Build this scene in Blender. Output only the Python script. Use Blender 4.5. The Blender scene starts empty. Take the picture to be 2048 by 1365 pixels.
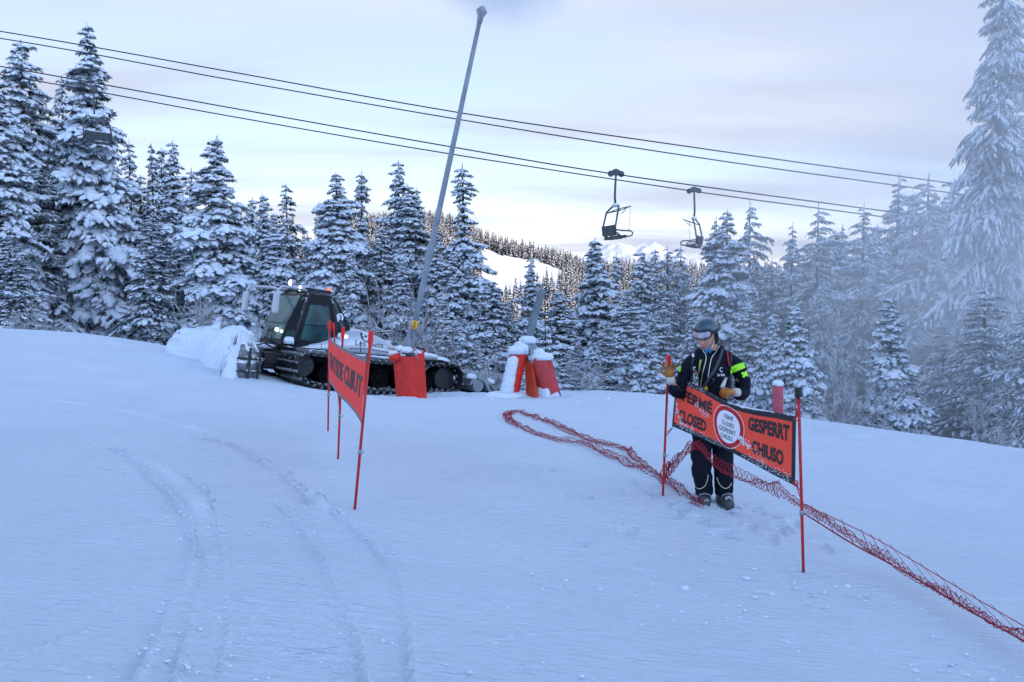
import bpy, bmesh, math, random
import numpy as np
from mathutils import Vector, Matrix, Euler
PI = math.pi
C = bpy.context.scene.collection
RNG = np.random.default_rng(7)
random.seed(7)

# ------------------------------------------------------------------ camera
FPX, CX, CY, HOR, CZ = 1820.0, 1024.0, 682.5, 560.0, 2.4
PITCH = math.atan((CY - HOR) / FPX)
cam_d = bpy.data.cameras.new('camera')
cam_d.sensor_width = 36.0
cam_d.lens = FPX / 2048 * 36
cam_d.clip_start, cam_d.clip_end = 0.1, 12000
cam = bpy.data.objects.new('camera', cam_d)
C.objects.link(cam)
cam.location = (0, 0, CZ)
cam.rotation_euler = (PI / 2 - PITCH, 0, 0)
bpy.context.scene.camera = cam

def ray(px, py):
    dx, dy = (px - CX) / FPX, -(py - CY) / FPX
    return Vector((dx, math.cos(PITCH) + dy * math.sin(PITCH), -math.sin(PITCH) + dy * math.cos(PITCH)))

def P(px, py, D):
    """world point seen at pixel (px, py) of the 2048 px photograph, D metres forward"""
    r = ray(px, py)
    return Vector((0, 0, CZ)) + r * (D / r.y)

# ------------------------------------------------------------------ materials
def mat(name, col, rough=0.6, metal=0.0, noise=0.0, nscale=8.0, bump=0.0, bscale=30.0, emit=None, estr=0.0,
        col2=None, spec=0.5, trans=0.0, ior=1.45, coat=0.0, snow=0.0, snow_scale=12.0):
    m = bpy.data.materials.new(name)
    m.use_nodes = True
    nt = m.node_tree
    b = nt.nodes['Principled BSDF']
    b.inputs['Base Color'].default_value = (*col, 1)
    b.inputs['Roughness'].default_value = rough
    b.inputs['Metallic'].default_value = metal
    b.inputs['Specular IOR Level'].default_value = spec
    b.inputs['Transmission Weight'].default_value = trans
    b.inputs['IOR'].default_value = ior
    b.inputs['Coat Weight'].default_value = coat
    if emit:
        b.inputs['Emission Color'].default_value = (*emit, 1)
        b.inputs['Emission Strength'].default_value = estr
    tc = nt.nodes.new('ShaderNodeTexCoord')
    out = None
    if noise or col2:
        n = nt.nodes.new('ShaderNodeTexNoise')
        n.inputs['Scale'].default_value = nscale
        n.inputs['Detail'].default_value = 4
        nt.links.new(tc.outputs['Object'], n.inputs['Vector'])
        r = nt.nodes.new('ShaderNodeValToRGB')
        r.color_ramp.elements[0].position = 0.35
        r.color_ramp.elements[1].position = 0.68
        c2 = col2 if col2 else tuple(min(1, c * (1 + noise)) for c in col)
        c1 = col if col2 else tuple(c * (1 - noise) for c in col)
        r.color_ramp.elements[0].color = (*c1, 1)
        r.color_ramp.elements[1].color = (*c2, 1)
        nt.links.new(n.outputs['Fac'], r.inputs['Fac'])
        out = r.outputs['Color']
    if snow:
        # snow or frost that sticks on upward facing places, in patches
        g = nt.nodes.new('ShaderNodeNewGeometry')
        s = nt.nodes.new('ShaderNodeSeparateXYZ')
        nt.links.new(g.outputs['Normal'], s.inputs[0])
        n2 = nt.nodes.new('ShaderNodeTexNoise')
        n2.inputs['Scale'].default_value = snow_scale
        n2.inputs['Detail'].default_value = 5
        n2.inputs['Roughness'].default_value = 0.7
        nt.links.new(tc.outputs['Object'], n2.inputs['Vector'])
        ma = nt.nodes.new('ShaderNodeMath'); ma.operation = 'MULTIPLY_ADD'
        ma.inputs[1].default_value = 0.22
        nt.links.new(s.outputs['Z'], ma.inputs[0])
        nt.links.new(n2.outputs['Fac'], ma.inputs[2])
        mr = nt.nodes.new('ShaderNodeMapRange')
        mr.inputs['From Min'].default_value = 0.80 - 0.45 * snow
        mr.inputs['From Max'].default_value = 0.86 - 0.45 * snow
        nt.links.new(ma.outputs[0], mr.inputs['Value'])
        mx = nt.nodes.new('ShaderNodeMix'); mx.data_type = 'RGBA'
        nt.links.new(mr.outputs['Result'], mx.inputs['Factor'])
        if out: nt.links.new(out, mx.inputs['A'])
        else: mx.inputs['A'].default_value = (*col, 1)
        mx.inputs['B'].default_value = (0.82, 0.85, 0.88, 1)
        out = mx.outputs['Result']
        mr2 = nt.nodes.new('ShaderNodeMapRange')
        mr2.inputs['To Min'].default_value = rough
        mr2.inputs['To Max'].default_value = 0.8
        nt.links.new(mr.outputs['Result'], mr2.inputs['Value'])
        nt.links.new(mr2.outputs['Result'], b.inputs['Roughness'])
    if out: nt.links.new(out, b.inputs['Base Color'])
    if bump:
        n = nt.nodes.new('ShaderNodeTexNoise')
        n.inputs['Scale'].default_value = bscale
        n.inputs['Detail'].default_value = 5
        nt.links.new(tc.outputs['Object'], n.inputs['Vector'])
        bp = nt.nodes.new('ShaderNodeBump')
        bp.inputs['Strength'].default_value = bump
        bp.inputs['Distance'].default_value = 0.05
        nt.links.new(n.outputs['Fac'], bp.inputs['Height'])
        nt.links.new(bp.outputs['Normal'], b.inputs['Normal'])
    return m

M_SNOW = mat('fresh_snow', (0.73, 0.81, 0.89), rough=0.8, spec=0.3, noise=0.0, bump=0.9, bscale=14)  # base tinted blue, carrying part of the skylight's colour
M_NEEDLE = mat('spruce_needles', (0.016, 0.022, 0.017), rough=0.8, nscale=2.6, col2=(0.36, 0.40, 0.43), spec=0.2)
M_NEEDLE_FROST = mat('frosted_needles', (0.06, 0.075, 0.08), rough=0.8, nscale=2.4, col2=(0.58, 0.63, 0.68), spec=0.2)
M_BARK = mat('bark', (0.06, 0.045, 0.035), rough=0.9, noise=0.5, nscale=6, bump=0.6, snow=0.25)
M_TWIG = mat('frosted_twig', (0.16, 0.14, 0.13), rough=0.8, nscale=3, col2=(0.62, 0.66, 0.70))
M_STEEL = mat('galvanised_steel', (0.30, 0.33, 0.35), rough=0.45, metal=0.6, noise=0.18, nscale=6)
M_DARKSTEEL = mat('dark_steel', (0.05, 0.055, 0.06), rough=0.5, metal=0.5, noise=0.3, nscale=10)
M_CABLE = mat('cable_steel', (0.035, 0.037, 0.04), rough=0.5, metal=0.6)
M_RED_PAD = mat('red_pad', (0.66, 0.028, 0.015), rough=0.5, noise=0.12, nscale=5, bump=0.1, bscale=6)
M_RED_POLE = mat('red_pole', (0.50, 0.014, 0.014), rough=0.4, noise=0.15, nscale=9)
M_BLACK = mat('black_plastic', (0.012, 0.013, 0.015), rough=0.45, noise=0.2, nscale=8)

# ------------------------------------------------------------------ mesh helpers
def link(o, parent=None):
    C.objects.link(o)
    if parent is not None: o.parent = parent
    return o

def tag(o, label, cat, group=None, kind=None):
    if label: o['label'] = label
    if cat: o['category'] = cat
    if group: o['group'] = group
    if kind: o['kind'] = kind
    return o

def thing(name, label, cat, loc=(0, 0, 0), rz=0.0, group=None, rot=None):
    o = bpy.data.objects.new(name, None)
    o.empty_display_size = 0.3
    link(o)
    o.location = loc
    o.rotation_euler = rot if rot else (0, 0, rz)
    return tag(o, label, cat, group)

def mesh_np(name, V, F, mats, smooth=True, mi=None):
    """quads from numpy arrays"""
    me = bpy.data.meshes.new(name)
    V = np.asarray(V, dtype=np.float32); F = np.asarray(F, dtype=np.int32)
    n = len(F); k = F.shape[1]
    me.vertices.add(len(V)); me.vertices.foreach_set('co', V.ravel())
    me.loops.add(n * k); me.loops.foreach_set('vertex_index', F.ravel())
    me.polygons.add(n)
    me.polygons.foreach_set('loop_start', np.arange(0, n * k, k, dtype=np.int32))
    me.polygons.foreach_set('loop_total', np.full(n, k, dtype=np.int32))
    if not isinstance(mats, (list, tuple)): mats = [mats]
    for m in mats: me.materials.append(m)
    if mi is not None: me.polygons.foreach_set('material_index', np.asarray(mi, dtype=np.int32))
    me.polygons.foreach_set('use_smooth', np.full(n, smooth, dtype=bool))
    me.update(calc_edges=True)
    return me

def obj_me(name, me, parent=None):
    o = bpy.data.objects.new(name, me)
    return link(o, parent)

class MB:
    """collects shapes and links them as one mesh object"""
    def __init__(s): s.v = []; s.f = []; s.m = []; s.cur = 0
    def add(s, vs, fs):
        o = len(s.v)
        s.v += [tuple(v) for v in vs]
        for f in fs:
            s.f.append(tuple(i + o for i in f)); s.m.append(s.cur)
    def box(s, c, d, R=None, taper=1.0, tx=None):
        x, y, z = d[0] / 2, d[1] / 2, d[2] / 2
        t = taper; u = taper if tx is None else tx
        vs = [(-x, -y, -z), (x, -y, -z), (x, y, -z), (-x, y, -z), (-x * u, -y * t, z), (x * u, -y * t, z), (x * u, y * t, z), (-x * u, y * t, z)]
        if R is not None: vs = [R @ Vector(v) for v in vs]
        vs = [Vector(v) + Vector(c) for v in vs]
        s.add(vs, [(0, 3, 2, 1), (4, 5, 6, 7), (0, 1, 5, 4), (1, 2, 6, 5), (2, 3, 7, 6), (3, 0, 4, 7)])
    def prism(s, prof, y0, y1, axis='y'):
        """closed profile in (x, z) extruded along y"""
        n = len(prof)
        a = [(p[0], y0, p[1]) for p in prof] + [(p[0], y1, p[1]) for p in prof]
        if axis == 'x': a = [(q[1], q[0], q[2]) for q in a]
        if axis == 'z': a = [(q[0], q[2], q[1]) for q in a]
        fs = [(i, (i + 1) % n, n + (i + 1) % n, n + i) for i in range(n)]
        fs += [tuple(range(n))[::-1], tuple(range(n, 2 * n))]
        s.add(a, fs)
    def tube(s, pts, r, n=8, caps=True, ell=None):
        pts = [Vector(p) for p in pts]
        k = len(pts)
        rr = r if isinstance(r, (list, tuple)) else [r] * k
        prev = None; rings = []
        for i, p in enumerate(pts):
            t = (pts[min(i + 1, k - 1)] - pts[max(i - 1, 0)])
            if t.length < 1e-9: t = Vector((0, 0, 1))
            t.normalize()
            if prev is None:
                a = Vector((0, 0, 1)) if abs(t.z) < 0.9 else Vector((1, 0, 0))
                u = t.cross(a).normalized()
            else:
                u = prev - t * prev.dot(t)
                u = u.normalized() if u.length > 1e-6 else t.orthogonal().normalized()
            prev = u; w = t.cross(u)
            e = ell if ell else 1.0
            rings.append([p + (u * math.cos(2 * PI * j / n) + w * (math.sin(2 * PI * j / n) * e)) * rr[i] for j in range(n)])
        vs = [v for rg in rings for v in rg]
        fs = [(i * n + j, i * n + (j + 1) % n, (i + 1) * n + (j + 1) % n, (i + 1) * n + j) for i in range(k - 1) for j in range(n)]
        if caps: fs += [tuple(range(n))[::-1], tuple(range((k - 1) * n, k * n))]
        s.add(vs, fs)
    def lathe(s, prof, c=(0, 0, 0), n=20, R=None, a0=0.0, a1=2 * PI):
        """prof: (radius, z) pairs turned about z"""
        full = abs(a1 - a0 - 2 * PI) < 1e-6
        m = n if full else n + 1
        vs = []
        for r, z in prof:
            for j in range(m):
                a = a0 + (a1 - a0) * j / n
                v = Vector((r * math.cos(a), r * math.sin(a), z))
                if R is not None: v = R @ v
                vs.append(v + Vector(c))
        fs = []
        for i in range(len(prof) - 1):
            for j in range(n):
                q = (j + 1) % m
                fs.append((i * m + j, i * m + q, (i + 1) * m + q, (i + 1) * m + j))
        if full:
            if prof[0][0] > 1e-6: fs.append(tuple(range(m))[::-1])
            if prof[-1][0] > 1e-6: fs.append(tuple(range((len(prof) - 1) * m, len(prof) * m)))
        s.add(vs, fs)
    def ball(s, c, r, n=12, sc=(1, 1, 1), R=None):
        prof = [(max(1e-4, math.sin(PI * i / (n // 2))) * r, -math.cos(PI * i / (n // 2)) * r) for i in range(n // 2 + 1)]
        S = Matrix.Diagonal(sc)
        RR = (R @ S) if R is not None else S
        s.lathe(prof, c, n, RR)
    def build(s, name, mats, parent=None, smooth=False, bevel=0.0, segs=2, subsurf=0, auto=None):
        me = bpy.data.meshes.new(name)
        me.from_pydata(s.v, [], s.f)
        if not isinstance(mats, (list, tuple)): mats = [mats]
        for m in mats: me.materials.append(m)
        me.polygons.foreach_set('material_index', s.m)
        bm = bmesh.new(); bm.from_mesh(me)
        bmesh.ops.remove_doubles(bm, verts=bm.verts, dist=1e-5)
        bmesh.ops.recalc_face_normals(bm, faces=bm.faces)
        bm.to_mesh(me); bm.free()
        if smooth: me.polygons.foreach_set('use_smooth', [True] * len(me.polygons))
        me.update()
        o = obj_me(name, me, parent)
        if bevel:
            b = o.modifiers.new('bevel', 'BEVEL'); b.width = bevel; b.segments = segs; b.limit_method = 'ANGLE'; b.angle_limit = math.radians(40)
        if subsurf:
            b = o.modifiers.new('sub', 'SUBSURF'); b.levels = subsurf; b.render_levels = subsurf
        return o

def copy_tree(o, parent=None):
    c = o.copy(); C.objects.link(c)
    if parent is not None: c.parent = parent
    for ch in list(o.children): copy_tree(ch, c)
    return c

def vnoise(x, y, seed=0):
    """smooth value noise, numpy"""
    r = np.random.default_rng(seed).random((256, 256)).astype(np.float64)
    xi, yi = np.floor(x).astype(int), np.floor(y).astype(int)
    fx, fy = x - xi, y - yi
    fx = fx * fx * (3 - 2 * fx); fy = fy * fy * (3 - 2 * fy)
    g = lambda a, b: r[a & 255, b & 255]
    return (g(xi, yi) * (1 - fx) * (1 - fy) + g(xi + 1, yi) * fx * (1 - fy) + g(xi, yi + 1) * (1 - fx) * fy + g(xi + 1, yi + 1) * fx * fy) * 2 - 1
def fbm(x, y, o=4, seed=0, g=0.5):
    s = 0; a = 1.0
    for i in range(o):
        s = s + a * vnoise(x * 2 ** i + 17.3 * i, y * 2 ** i + 5.1 * i, seed + i); a *= g
    return s
# ------------------------------------------------------------------ terrain
def _cp(px, py, D):
    p = P(px, py, D); return (p.x, p.y, p.z)
CTRL = [(-1.32, 7.65, .445), (-2.0, 10.46, .325), (-2.55, 12.6, .295), (2.04, 9.15, .11), (2.34, 7.4, 0.0), (0, 4.9, .3), (-3, 5, .60),
        (3, 5, -.05), (0, 0, .40), (-6, 0, .9), (6, 0, -.35), (0, -8, .5), (-7, -8, .9), (7, -8, -.2), (-6.4, 11.3, .6), (.6, 15, .02), (-12, 20, .62),
        _cp(820, 800, 23), _cp(620, 775, 25.5), _cp(900, 790, 27), _cp(530, 752, 25), _cp(0, 672, 34), _cp(170, 674, 32), _cp(330, 692, 30),
        _cp(1060, 797, 25), _cp(1160, 788, 27), _cp(1300, 792, 25), _cp(1440, 806, 22), _cp(1640, 842, 19), _cp(1850, 870, 18), _cp(2048, 897, 17),
        _cp(450, 726, 31), _cp(700, 770, 30)]
_A = np.array(CTRL)
def _tps(r2): return np.where(r2 > 1e-9, 0.5 * r2 * np.log(np.maximum(r2, 1e-9)), 0)
_n = len(_A)
_K = _tps(((_A[:, None, :2] - _A[None, :, :2]) ** 2).sum(-1)) + np.eye(_n) * 0.05
_Pm = np.c_[np.ones(_n), _A[:, :2]]
_S = np.block([[_K, _Pm], [_Pm.T, np.zeros((3, 3))]])
_W = np.linalg.solve(_S, np.r_[_A[:, 2], 0, 0, 0])
CREST = np.array([[-60, 40], [-21, 35.5], [-16, 33.5], [-11.5, 31.5], [-7.5, 31], [-3, 29.5], [.5, 28.2], [2.2, 28.2], [4.0, 25], [5.2, 21.3], [6.4, 18.6], [8.4, 17.4], [9.6, 16.4], [20, 12], [60, 6]])
def smooth01(t):
    t = np.clip(t, 0, 1); return t * t * (3 - 2 * t)
def G(x, y):
    """ground height before the fine detail"""
    x = np.asarray(x, float); y = np.asarray(y, float)
    shp = np.broadcast(x, y).shape
    X = np.broadcast_to(x, shp).ravel(); Y = np.broadcast_to(y, shp).ravel()
    yc = np.interp(X, CREST[:, 0], CREST[:, 1])
    xe = np.clip(X, -22, 12); ye = np.clip(np.minimum(Y, yc), -9, 40)
    z = np.empty(len(X))
    for i in range(0, len(X), 40000):
        s = slice(i, i + 40000)
        d2 = (xe[s, None] - _A[None, :, 0]) ** 2 + (ye[s, None] - _A[None, :, 1]) ** 2
        z[s] = _tps(d2) @ _W[:_n] + _W[_n] + xe[s] * _W[_n + 1] + ye[s] * _W[_n + 2]
    d = np.maximum(Y - yc, 0)
    drop = np.where(d < 3, 0.06 * d * d, 0.54 + (d - 3) * 0.34)
    drop = 22 * (1 - np.exp(-drop / 22))
    far = smooth01((d - 10) / 60)
    z = z * (1 - far) - drop
    # wooded ridge behind the camera that keeps the low sun off the piste
    z = z + RIDGE_H * smooth01((-Y - 30) / 190.0) * (1 - 0.0 * X)
    return z.reshape(shp)
RIDGE_H = 88.0
def g1(x, y): return float(G(np.array([x]), np.array([y]))[0])
def ground_hit(px, py):
    r = ray(px, py); lo, hi = 1.0, None
    Ds = np.linspace(2, 60, 400)
    pts = [Vector((0, 0, CZ)) + r * (D / r.y) for D in Ds]
    zs = G(np.array([p.x for p in pts]), np.array([p.y for p in pts]))
    for i, p in enumerate(pts):
        if p.z < zs[i]:
            lo = Ds[i - 1]; hi = Ds[i]; break
    else:
        return pts[-1]
    for _ in range(14):
        m = (lo + hi) / 2; p = Vector((0, 0, CZ)) + r * (m / r.y)
        if p.z < g1(p.x, p.y): hi = m
        else: lo = m
    return Vector((0, 0, CZ)) + r * (hi / r.y)

# ski and machine tracks pressed into the snow: centre line in ground metres, groove width, depth, berm height
def line_px(pts): return np.array([[*ground_hit(*p)[:2]] for p in pts])
def catmull(pts, k=8):
    pts = np.asarray(pts, float); out = []
    for i in range(len(pts) - 1):
        p0, p1, p2, p3 = pts[max(i - 1, 0)], pts[i], pts[i + 1], pts[min(i + 2, len(pts) - 1)]
        for t in np.linspace(0, 1, k, endpoint=False):
            out.append(0.5 * ((2 * p1) + (-p0 + p2) * t + (2 * p0 - 5 * p1 + 4 * p2 - p3) * t * t + (-p0 + 3 * p1 - 3 * p2 + p3) * t ** 3))
    out.append(pts[-1]); return np.array(out)
TRACKS = []
for px, w, dep, berm, side in [
    ([(225, 1420), (260, 1340), (310, 1250), (360, 1160), (380, 1090), (362, 1030), (330, 985), (300, 955), (250, 912), (150, 885)], .055, .035, .030, 1),
    ([(320, 1430), (345, 1330), (385, 1210), (402, 1140), (404, 1090), (398, 1060)], .035, .020, .028, 1),
    ([(425, 1420), (436, 1320), (452, 1240), (446, 1180), (440, 1110), (430, 1030), (400, 975), (340, 935)], .03, .016, .02, 1),
    ([(810, 1430), (806, 1300), (792, 1190), (765, 1130), (730, 1085), (690, 1050), (640, 1015), (600, 985), (560, 945), (480, 900), (400, 875), (320, 858)], .05, .035, .032, 1),
    ([(725, 1430), (712, 1320), (690, 1250), (655, 1180), (630, 1110), (600, 1060), (570, 1030), (545, 990)], .045, .03, .03, 1),
    ([(620, 1040), (605, 1000), (580, 960), (520, 920), (460, 892)], .11, .02, .045, 1),
    ([(370, 1050), (335, 975), (290, 935), (220, 905)], .13, .015, .04, 1),
    ([(1245, 1035), (1250, 1060), (1285, 1090), (1310, 1110)], .05, .03, .03, 1),
    ([(1190, 1022), (1260, 1005), (1330, 985)], .03, .025, .012, 1),
    ([(400, 870), (300, 840), (180, 815), (40, 800)], .10, .01, .012, 1),
    ([(-30, 1330), (80, 1290), (200, 1240), (300, 1190)], .03, .012, .014, 1),
    ([(-30, 1260), (100, 1215), (220, 1175), (330, 1140)], .025, .01, .012, 1),
    ([(-30, 1395), (120, 1330), (230, 1270)], .03, .012, .014, 1),
    ([(900, 1290), (1100, 1270), (1300, 1275), (1500, 1295)], .03, .012, .012, 1),
]:
    TRACKS.append((catmull(line_px(px)), w, dep, berm, side))

def axis_grid(segs):
    out = []
    for a, b, s in segs: out += list(np.arange(a, b, s))
    return np.array(out)
def geo(a, b, s0, q):
    out = []; x = a; s = s0
    while x < b: out.append(x); x += s; s *= q
    return out + [b]
xs = np.array(sorted(set([round(-v, 4) for v in geo(5.0, 4000, .05, 1.06)] + list(np.round(np.arange(-4.97, 4.98, .027), 4)) + [round(v, 4) for v in geo(5.0, 4000, .05, 1.06)])))
ys = np.array(sorted(set([round(3.2 - v, 4) for v in geo(0, 3000, .3, 1.12)] + list(np.round(np.arange(3.3, 9.0, .027), 4)) + list(np.round(np.arange(9.0, 20, .06), 4)) + list(np.round(np.arange(20, 40, .14), 4)) + [round(v, 4) for v in geo(40, 6000, .3, 1.06)])))
XX, YY = np.meshgrid(xs, ys)
ZZ = G(XX, YY)
near = smooth01((45 - YY) / 10) * smooth01((YY + 6) / 6) * smooth01((26 - np.abs(XX)) / 6)
det = 0.024 * fbm(XX * .55, YY * .9, 3, 11) + 0.009 * fbm(XX * 1.6, YY * 5.0, 3, 21) + 0.0022 * fbm(XX * 6, YY * 14, 3, 31)
# soft wind blown ridges, stronger at the left
det += 0.006 * np.abs(vnoise(XX * .9 + .3 * YY, YY * 3.2, 41)) * smooth01((2 - XX) / 4)
ZZ = ZZ + det * near
# raised berm of pushed snow along the far edge near the snow guns
yc = np.interp(XX, CREST[:, 0], CREST[:, 1])
lump = np.clip(fbm(XX * 1.1, YY * 1.1, 4, 51) * .5 + .5, 0, 1.3)
ZZ += near * .16 * np.exp(-((YY - (yc - 3.2)) / 1.1) ** 2) * lump * smooth01((XX + 5) / 3)
ZZ += near * .05 * np.exp(-((YY - 22.6) / .8) ** 2) * np.exp(-((XX + 1.7) / 2.5) ** 2) * (fbm(XX * 3.2, YY * 3.2, 3, 52) + .9)
# machine track: ripples of packed snow between two ski tracks
pc = line_px([(640, 1340), (610, 1240), (560, 1150)])
for (cx, cy), s in zip(pc, (.55, .5, .45)):
    wgt = np.exp(-((XX - cx) / .42) ** 2 - ((YY - cy) / .75) ** 2)
    ph = YY * 2 * PI / .115 + 2.6 * vnoise(XX * 1.3, YY * 1.3, 61) + XX * .9
    ZZ += .028 * s * wgt * (np.maximum(np.sin(ph), -.2)) * (0.6 + .6 * vnoise(XX * 3, YY * 3, 62))
loose = np.zeros(XX.shape)
for poly, w, dep, berm, side in TRACKS:
    m = (XX > poly[:, 0].min() - .6) & (XX < poly[:, 0].max() + .6) & (YY > poly[:, 1].min() - .6) & (YY < poly[:, 1].max() + .6)
    X, Y = XX[m], YY[m]
    best = np.full(X.shape, 1e9); sgn = np.zeros(X.shape); tt = np.zeros(X.shape)
    L = 0
    for a, b in zip(poly[:-1], poly[1:]):
        d = b - a; l = np.hypot(*d)
        if l < 1e-6: continue
        t = np.clip(((X - a[0]) * d[0] + (Y - a[1]) * d[1]) / l ** 2, 0, 1)
        qx, qy = X - a[0] - t * d[0], Y - a[1] - t * d[1]
        r = np.hypot(qx, qy)
        c = r < best
        best[c] = r[c]; sgn[c] = np.sign(d[0] * qy - d[1] * qx)[c]; tt[c] = (L + t * l)[c]
        L += l
    s = best * sgn; w_ = w; w = w * .62 if w < .09 else w * .8; dep = dep * .95; berm = berm * .75
    fade = smooth01(tt / .5) * smooth01((L - tt) / .8)
    fade = fade * np.clip(.85 + .6 * vnoise(tt * 2.2, tt * 0 + 3, 71), .15, 1.3)
    clump = np.clip(.8 + .32 * vnoise(X * 12, Y * 12, 72) + .2 * vnoise(X * 30, Y * 30, 73), 0, 1.6)
    ZZ[m] += fade * (-.5 * dep * np.exp(-np.abs(s / w) ** 3.5) + 1.5 * berm * clump * np.exp(-((s + side * w * 1.6) / (w * .5)) ** 2) + .35 * berm * np.exp(-((s - w * 1.5) / (w * .5)) ** 2))
    loose[m] = np.maximum(loose[m], fade * np.clip(clump, 0, 1.2) * np.exp(-((s + side * w * 1.6) / (w * .75)) ** 2))
    # snow thrown out of the track is fresher and whiter than the packed piste
# trodden snow at the right foreground
ZZ += near * .012 * np.maximum(fbm(XX * 7, YY * 7, 3, 81) - .25, 0) * np.exp(-((XX - 1.8) / 1.6) ** 2 - ((YY - 5.6) / 1.3) ** 2)
ZZ += near * .02 * np.maximum(fbm(XX * 9, YY * 9, 3, 82) - .35, 0) * np.exp(-((XX - 2.1) / .9) ** 2 - ((YY - 9.1) / .5) ** 2)
# boot prints trodden round the person and towards the poles
_r = np.random.default_rng(4)
for q in range(46):
    fx, fy = (_r.normal(2.0, .55), _r.normal(8.9, .45)) if q < 30 else (_r.uniform(-2.2, 2.2), _r.uniform(7.4, 10.5))
    an = _r.uniform(-.9, .9); m = (np.abs(XX - fx) < .3) & (np.abs(YY - fy) < .3)
    X, Y = XX[m] - fx, YY[m] - fy
    a_, b_ = X * math.cos(an) + Y * math.sin(an), -X * math.sin(an) + Y * math.cos(an)
    rr = ((a_ / .055) ** 4 + (b_ / .15) ** 4) ** .25
    ZZ[m] += -.022 * smooth01((1.15 - rr) / .4) + .008 * np.exp(-((rr - 1.35) / .25) ** 2)
ny, nx = XX.shape
V = np.stack([XX.ravel(), YY.ravel(), ZZ.ravel()], 1)
idx = np.arange(nx * ny).reshape(ny, nx)
F = np.stack([idx[:-1, :-1].ravel(), idx[:-1, 1:].ravel(), idx[1:, 1:].ravel(), idx[1:, :-1].ravel()], 1)

def snow_ground_mat():
    m = bpy.data.materials.new('piste_snow'); m.use_nodes = True
    nt = m.node_tree; N = nt.nodes; Lk = nt.links
    b = N['Principled BSDF']
    b.inputs['Roughness'].default_value = .7
    b.inputs['Specular IOR Level'].default_value = .35
    tc = N.new('ShaderNodeTexCoord')
    n = N.new('ShaderNodeTexNoise'); n.inputs['Scale'].default_value = .7; n.inputs['Detail'].default_value = 6
    Lk.new(tc.outputs['Object'], n.inputs['Vector'])
    r = N.new('ShaderNodeValToRGB')
    r.color_ramp.elements[0].position = .3; r.color_ramp.elements[0].color = (.64, .735, .83, 1)  # packed snow tone with the sky's blue mixed into the colour
    r.color_ramp.elements[1].position = .7; r.color_ramp.elements[1].color = (.70, .79, .875, 1)
    Lk.new(n.outputs['Fac'], r.inputs['Fac']); 
    at = N.new('ShaderNodeAttribute'); at.attribute_name = 'loose'
    mxl = N.new('ShaderNodeMix'); mxl.data_type = 'RGBA'; mxl.inputs['B'].default_value = (.80, .88, .96, 1)
    Lk.new(at.outputs['Fac'], mxl.inputs['Factor']); Lk.new(r.outputs['Color'], mxl.inputs['A'])
    Lk.new(mxl.outputs['Result'], b.inputs['Base Color'])
    # wind crust: fine, stretched sideways
    mp = N.new('ShaderNodeMapping'); mp.inputs['Scale'].default_value = (4.0, 24.0, 8.0); mp.inputs['Rotation'].default_value = (0, 0, .05)
    Lk.new(tc.outputs['Object'], mp.inputs['Vector'])
    n1 = N.new('ShaderNodeTexNoise'); n1.inputs['Scale'].default_value = 1.0; n1.inputs['Detail'].default_value = 7; n1.inputs['Roughness'].default_value = .62
    Lk.new(mp.outputs[0], n1.inputs['Vector'])
    n2 = N.new('ShaderNodeTexNoise'); n2.inputs['Scale'].default_value = 55; n2.inputs['Detail'].default_value = 3
    Lk.new(tc.outputs['Object'], n2.inputs['Vector'])
    b1 = N.new('ShaderNodeBump'); b1.inputs['Strength'].default_value = 1.0; b1.inputs['Distance'].default_value = .075
    b2 = N.new('ShaderNodeBump'); b2.inputs['Strength'].default_value = .5; b2.inputs['Distance'].default_value = .008
    Lk.new(n1.outputs['Fac'], b1.inputs['Height']); Lk.new(n2.outputs['Fac'], b2.inputs['Height'])
    Lk.new(b1.outputs['Normal'], b2.inputs['Normal']); Lk.new(b2.outputs['Normal'], b.inputs['Normal'])
    return m
M_PISTE = snow_ground_mat()
ground = obj_me('snow_ground', mesh_np('snow_ground', V, F, M_PISTE))
ground['kind'] = 'structure'
_a = ground.data.attributes.new('loose', 'FLOAT', 'POINT'); _a.data.foreach_set('value', np.clip(loose, 0, 1).ravel().astype(np.float32))
del XX, YY, ZZ, V, F, near, det, lump, yc
# ------------------------------------------------------------------ light
SUN_EL, SUN_AZ = math.radians(11), math.radians(24)   # azimuth measured from straight behind the camera towards the right
sc = bpy.context.scene
w = bpy.data.worlds.new('World'); sc.world = w; w.use_nodes = True
nt = w.node_tree; N = nt.nodes; Lk = nt.links
for n in list(N): N.remove(n)
out = N.new('ShaderNodeOutputWorld'); bg = N.new('ShaderNodeBackground')
sky = N.new('ShaderNodeTexSky'); sky.sky_type = 'NISHITA'; sky.sun_disc = False
sky.sun_elevation = SUN_EL
sun_dir = Vector((math.sin(SUN_AZ) * math.cos(SUN_EL), -math.cos(SUN_AZ) * math.cos(SUN_EL), math.sin(SUN_EL)))
sky.sun_rotation = math.atan2(sun_dir.x, sun_dir.y)
sky.altitude = 1400; sky.air_density = 1.0; sky.dust_density = .4; sky.ozone_density = 2.0
bg.inputs['Strength'].default_value = SKY_STRENGTH = 0.15
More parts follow.
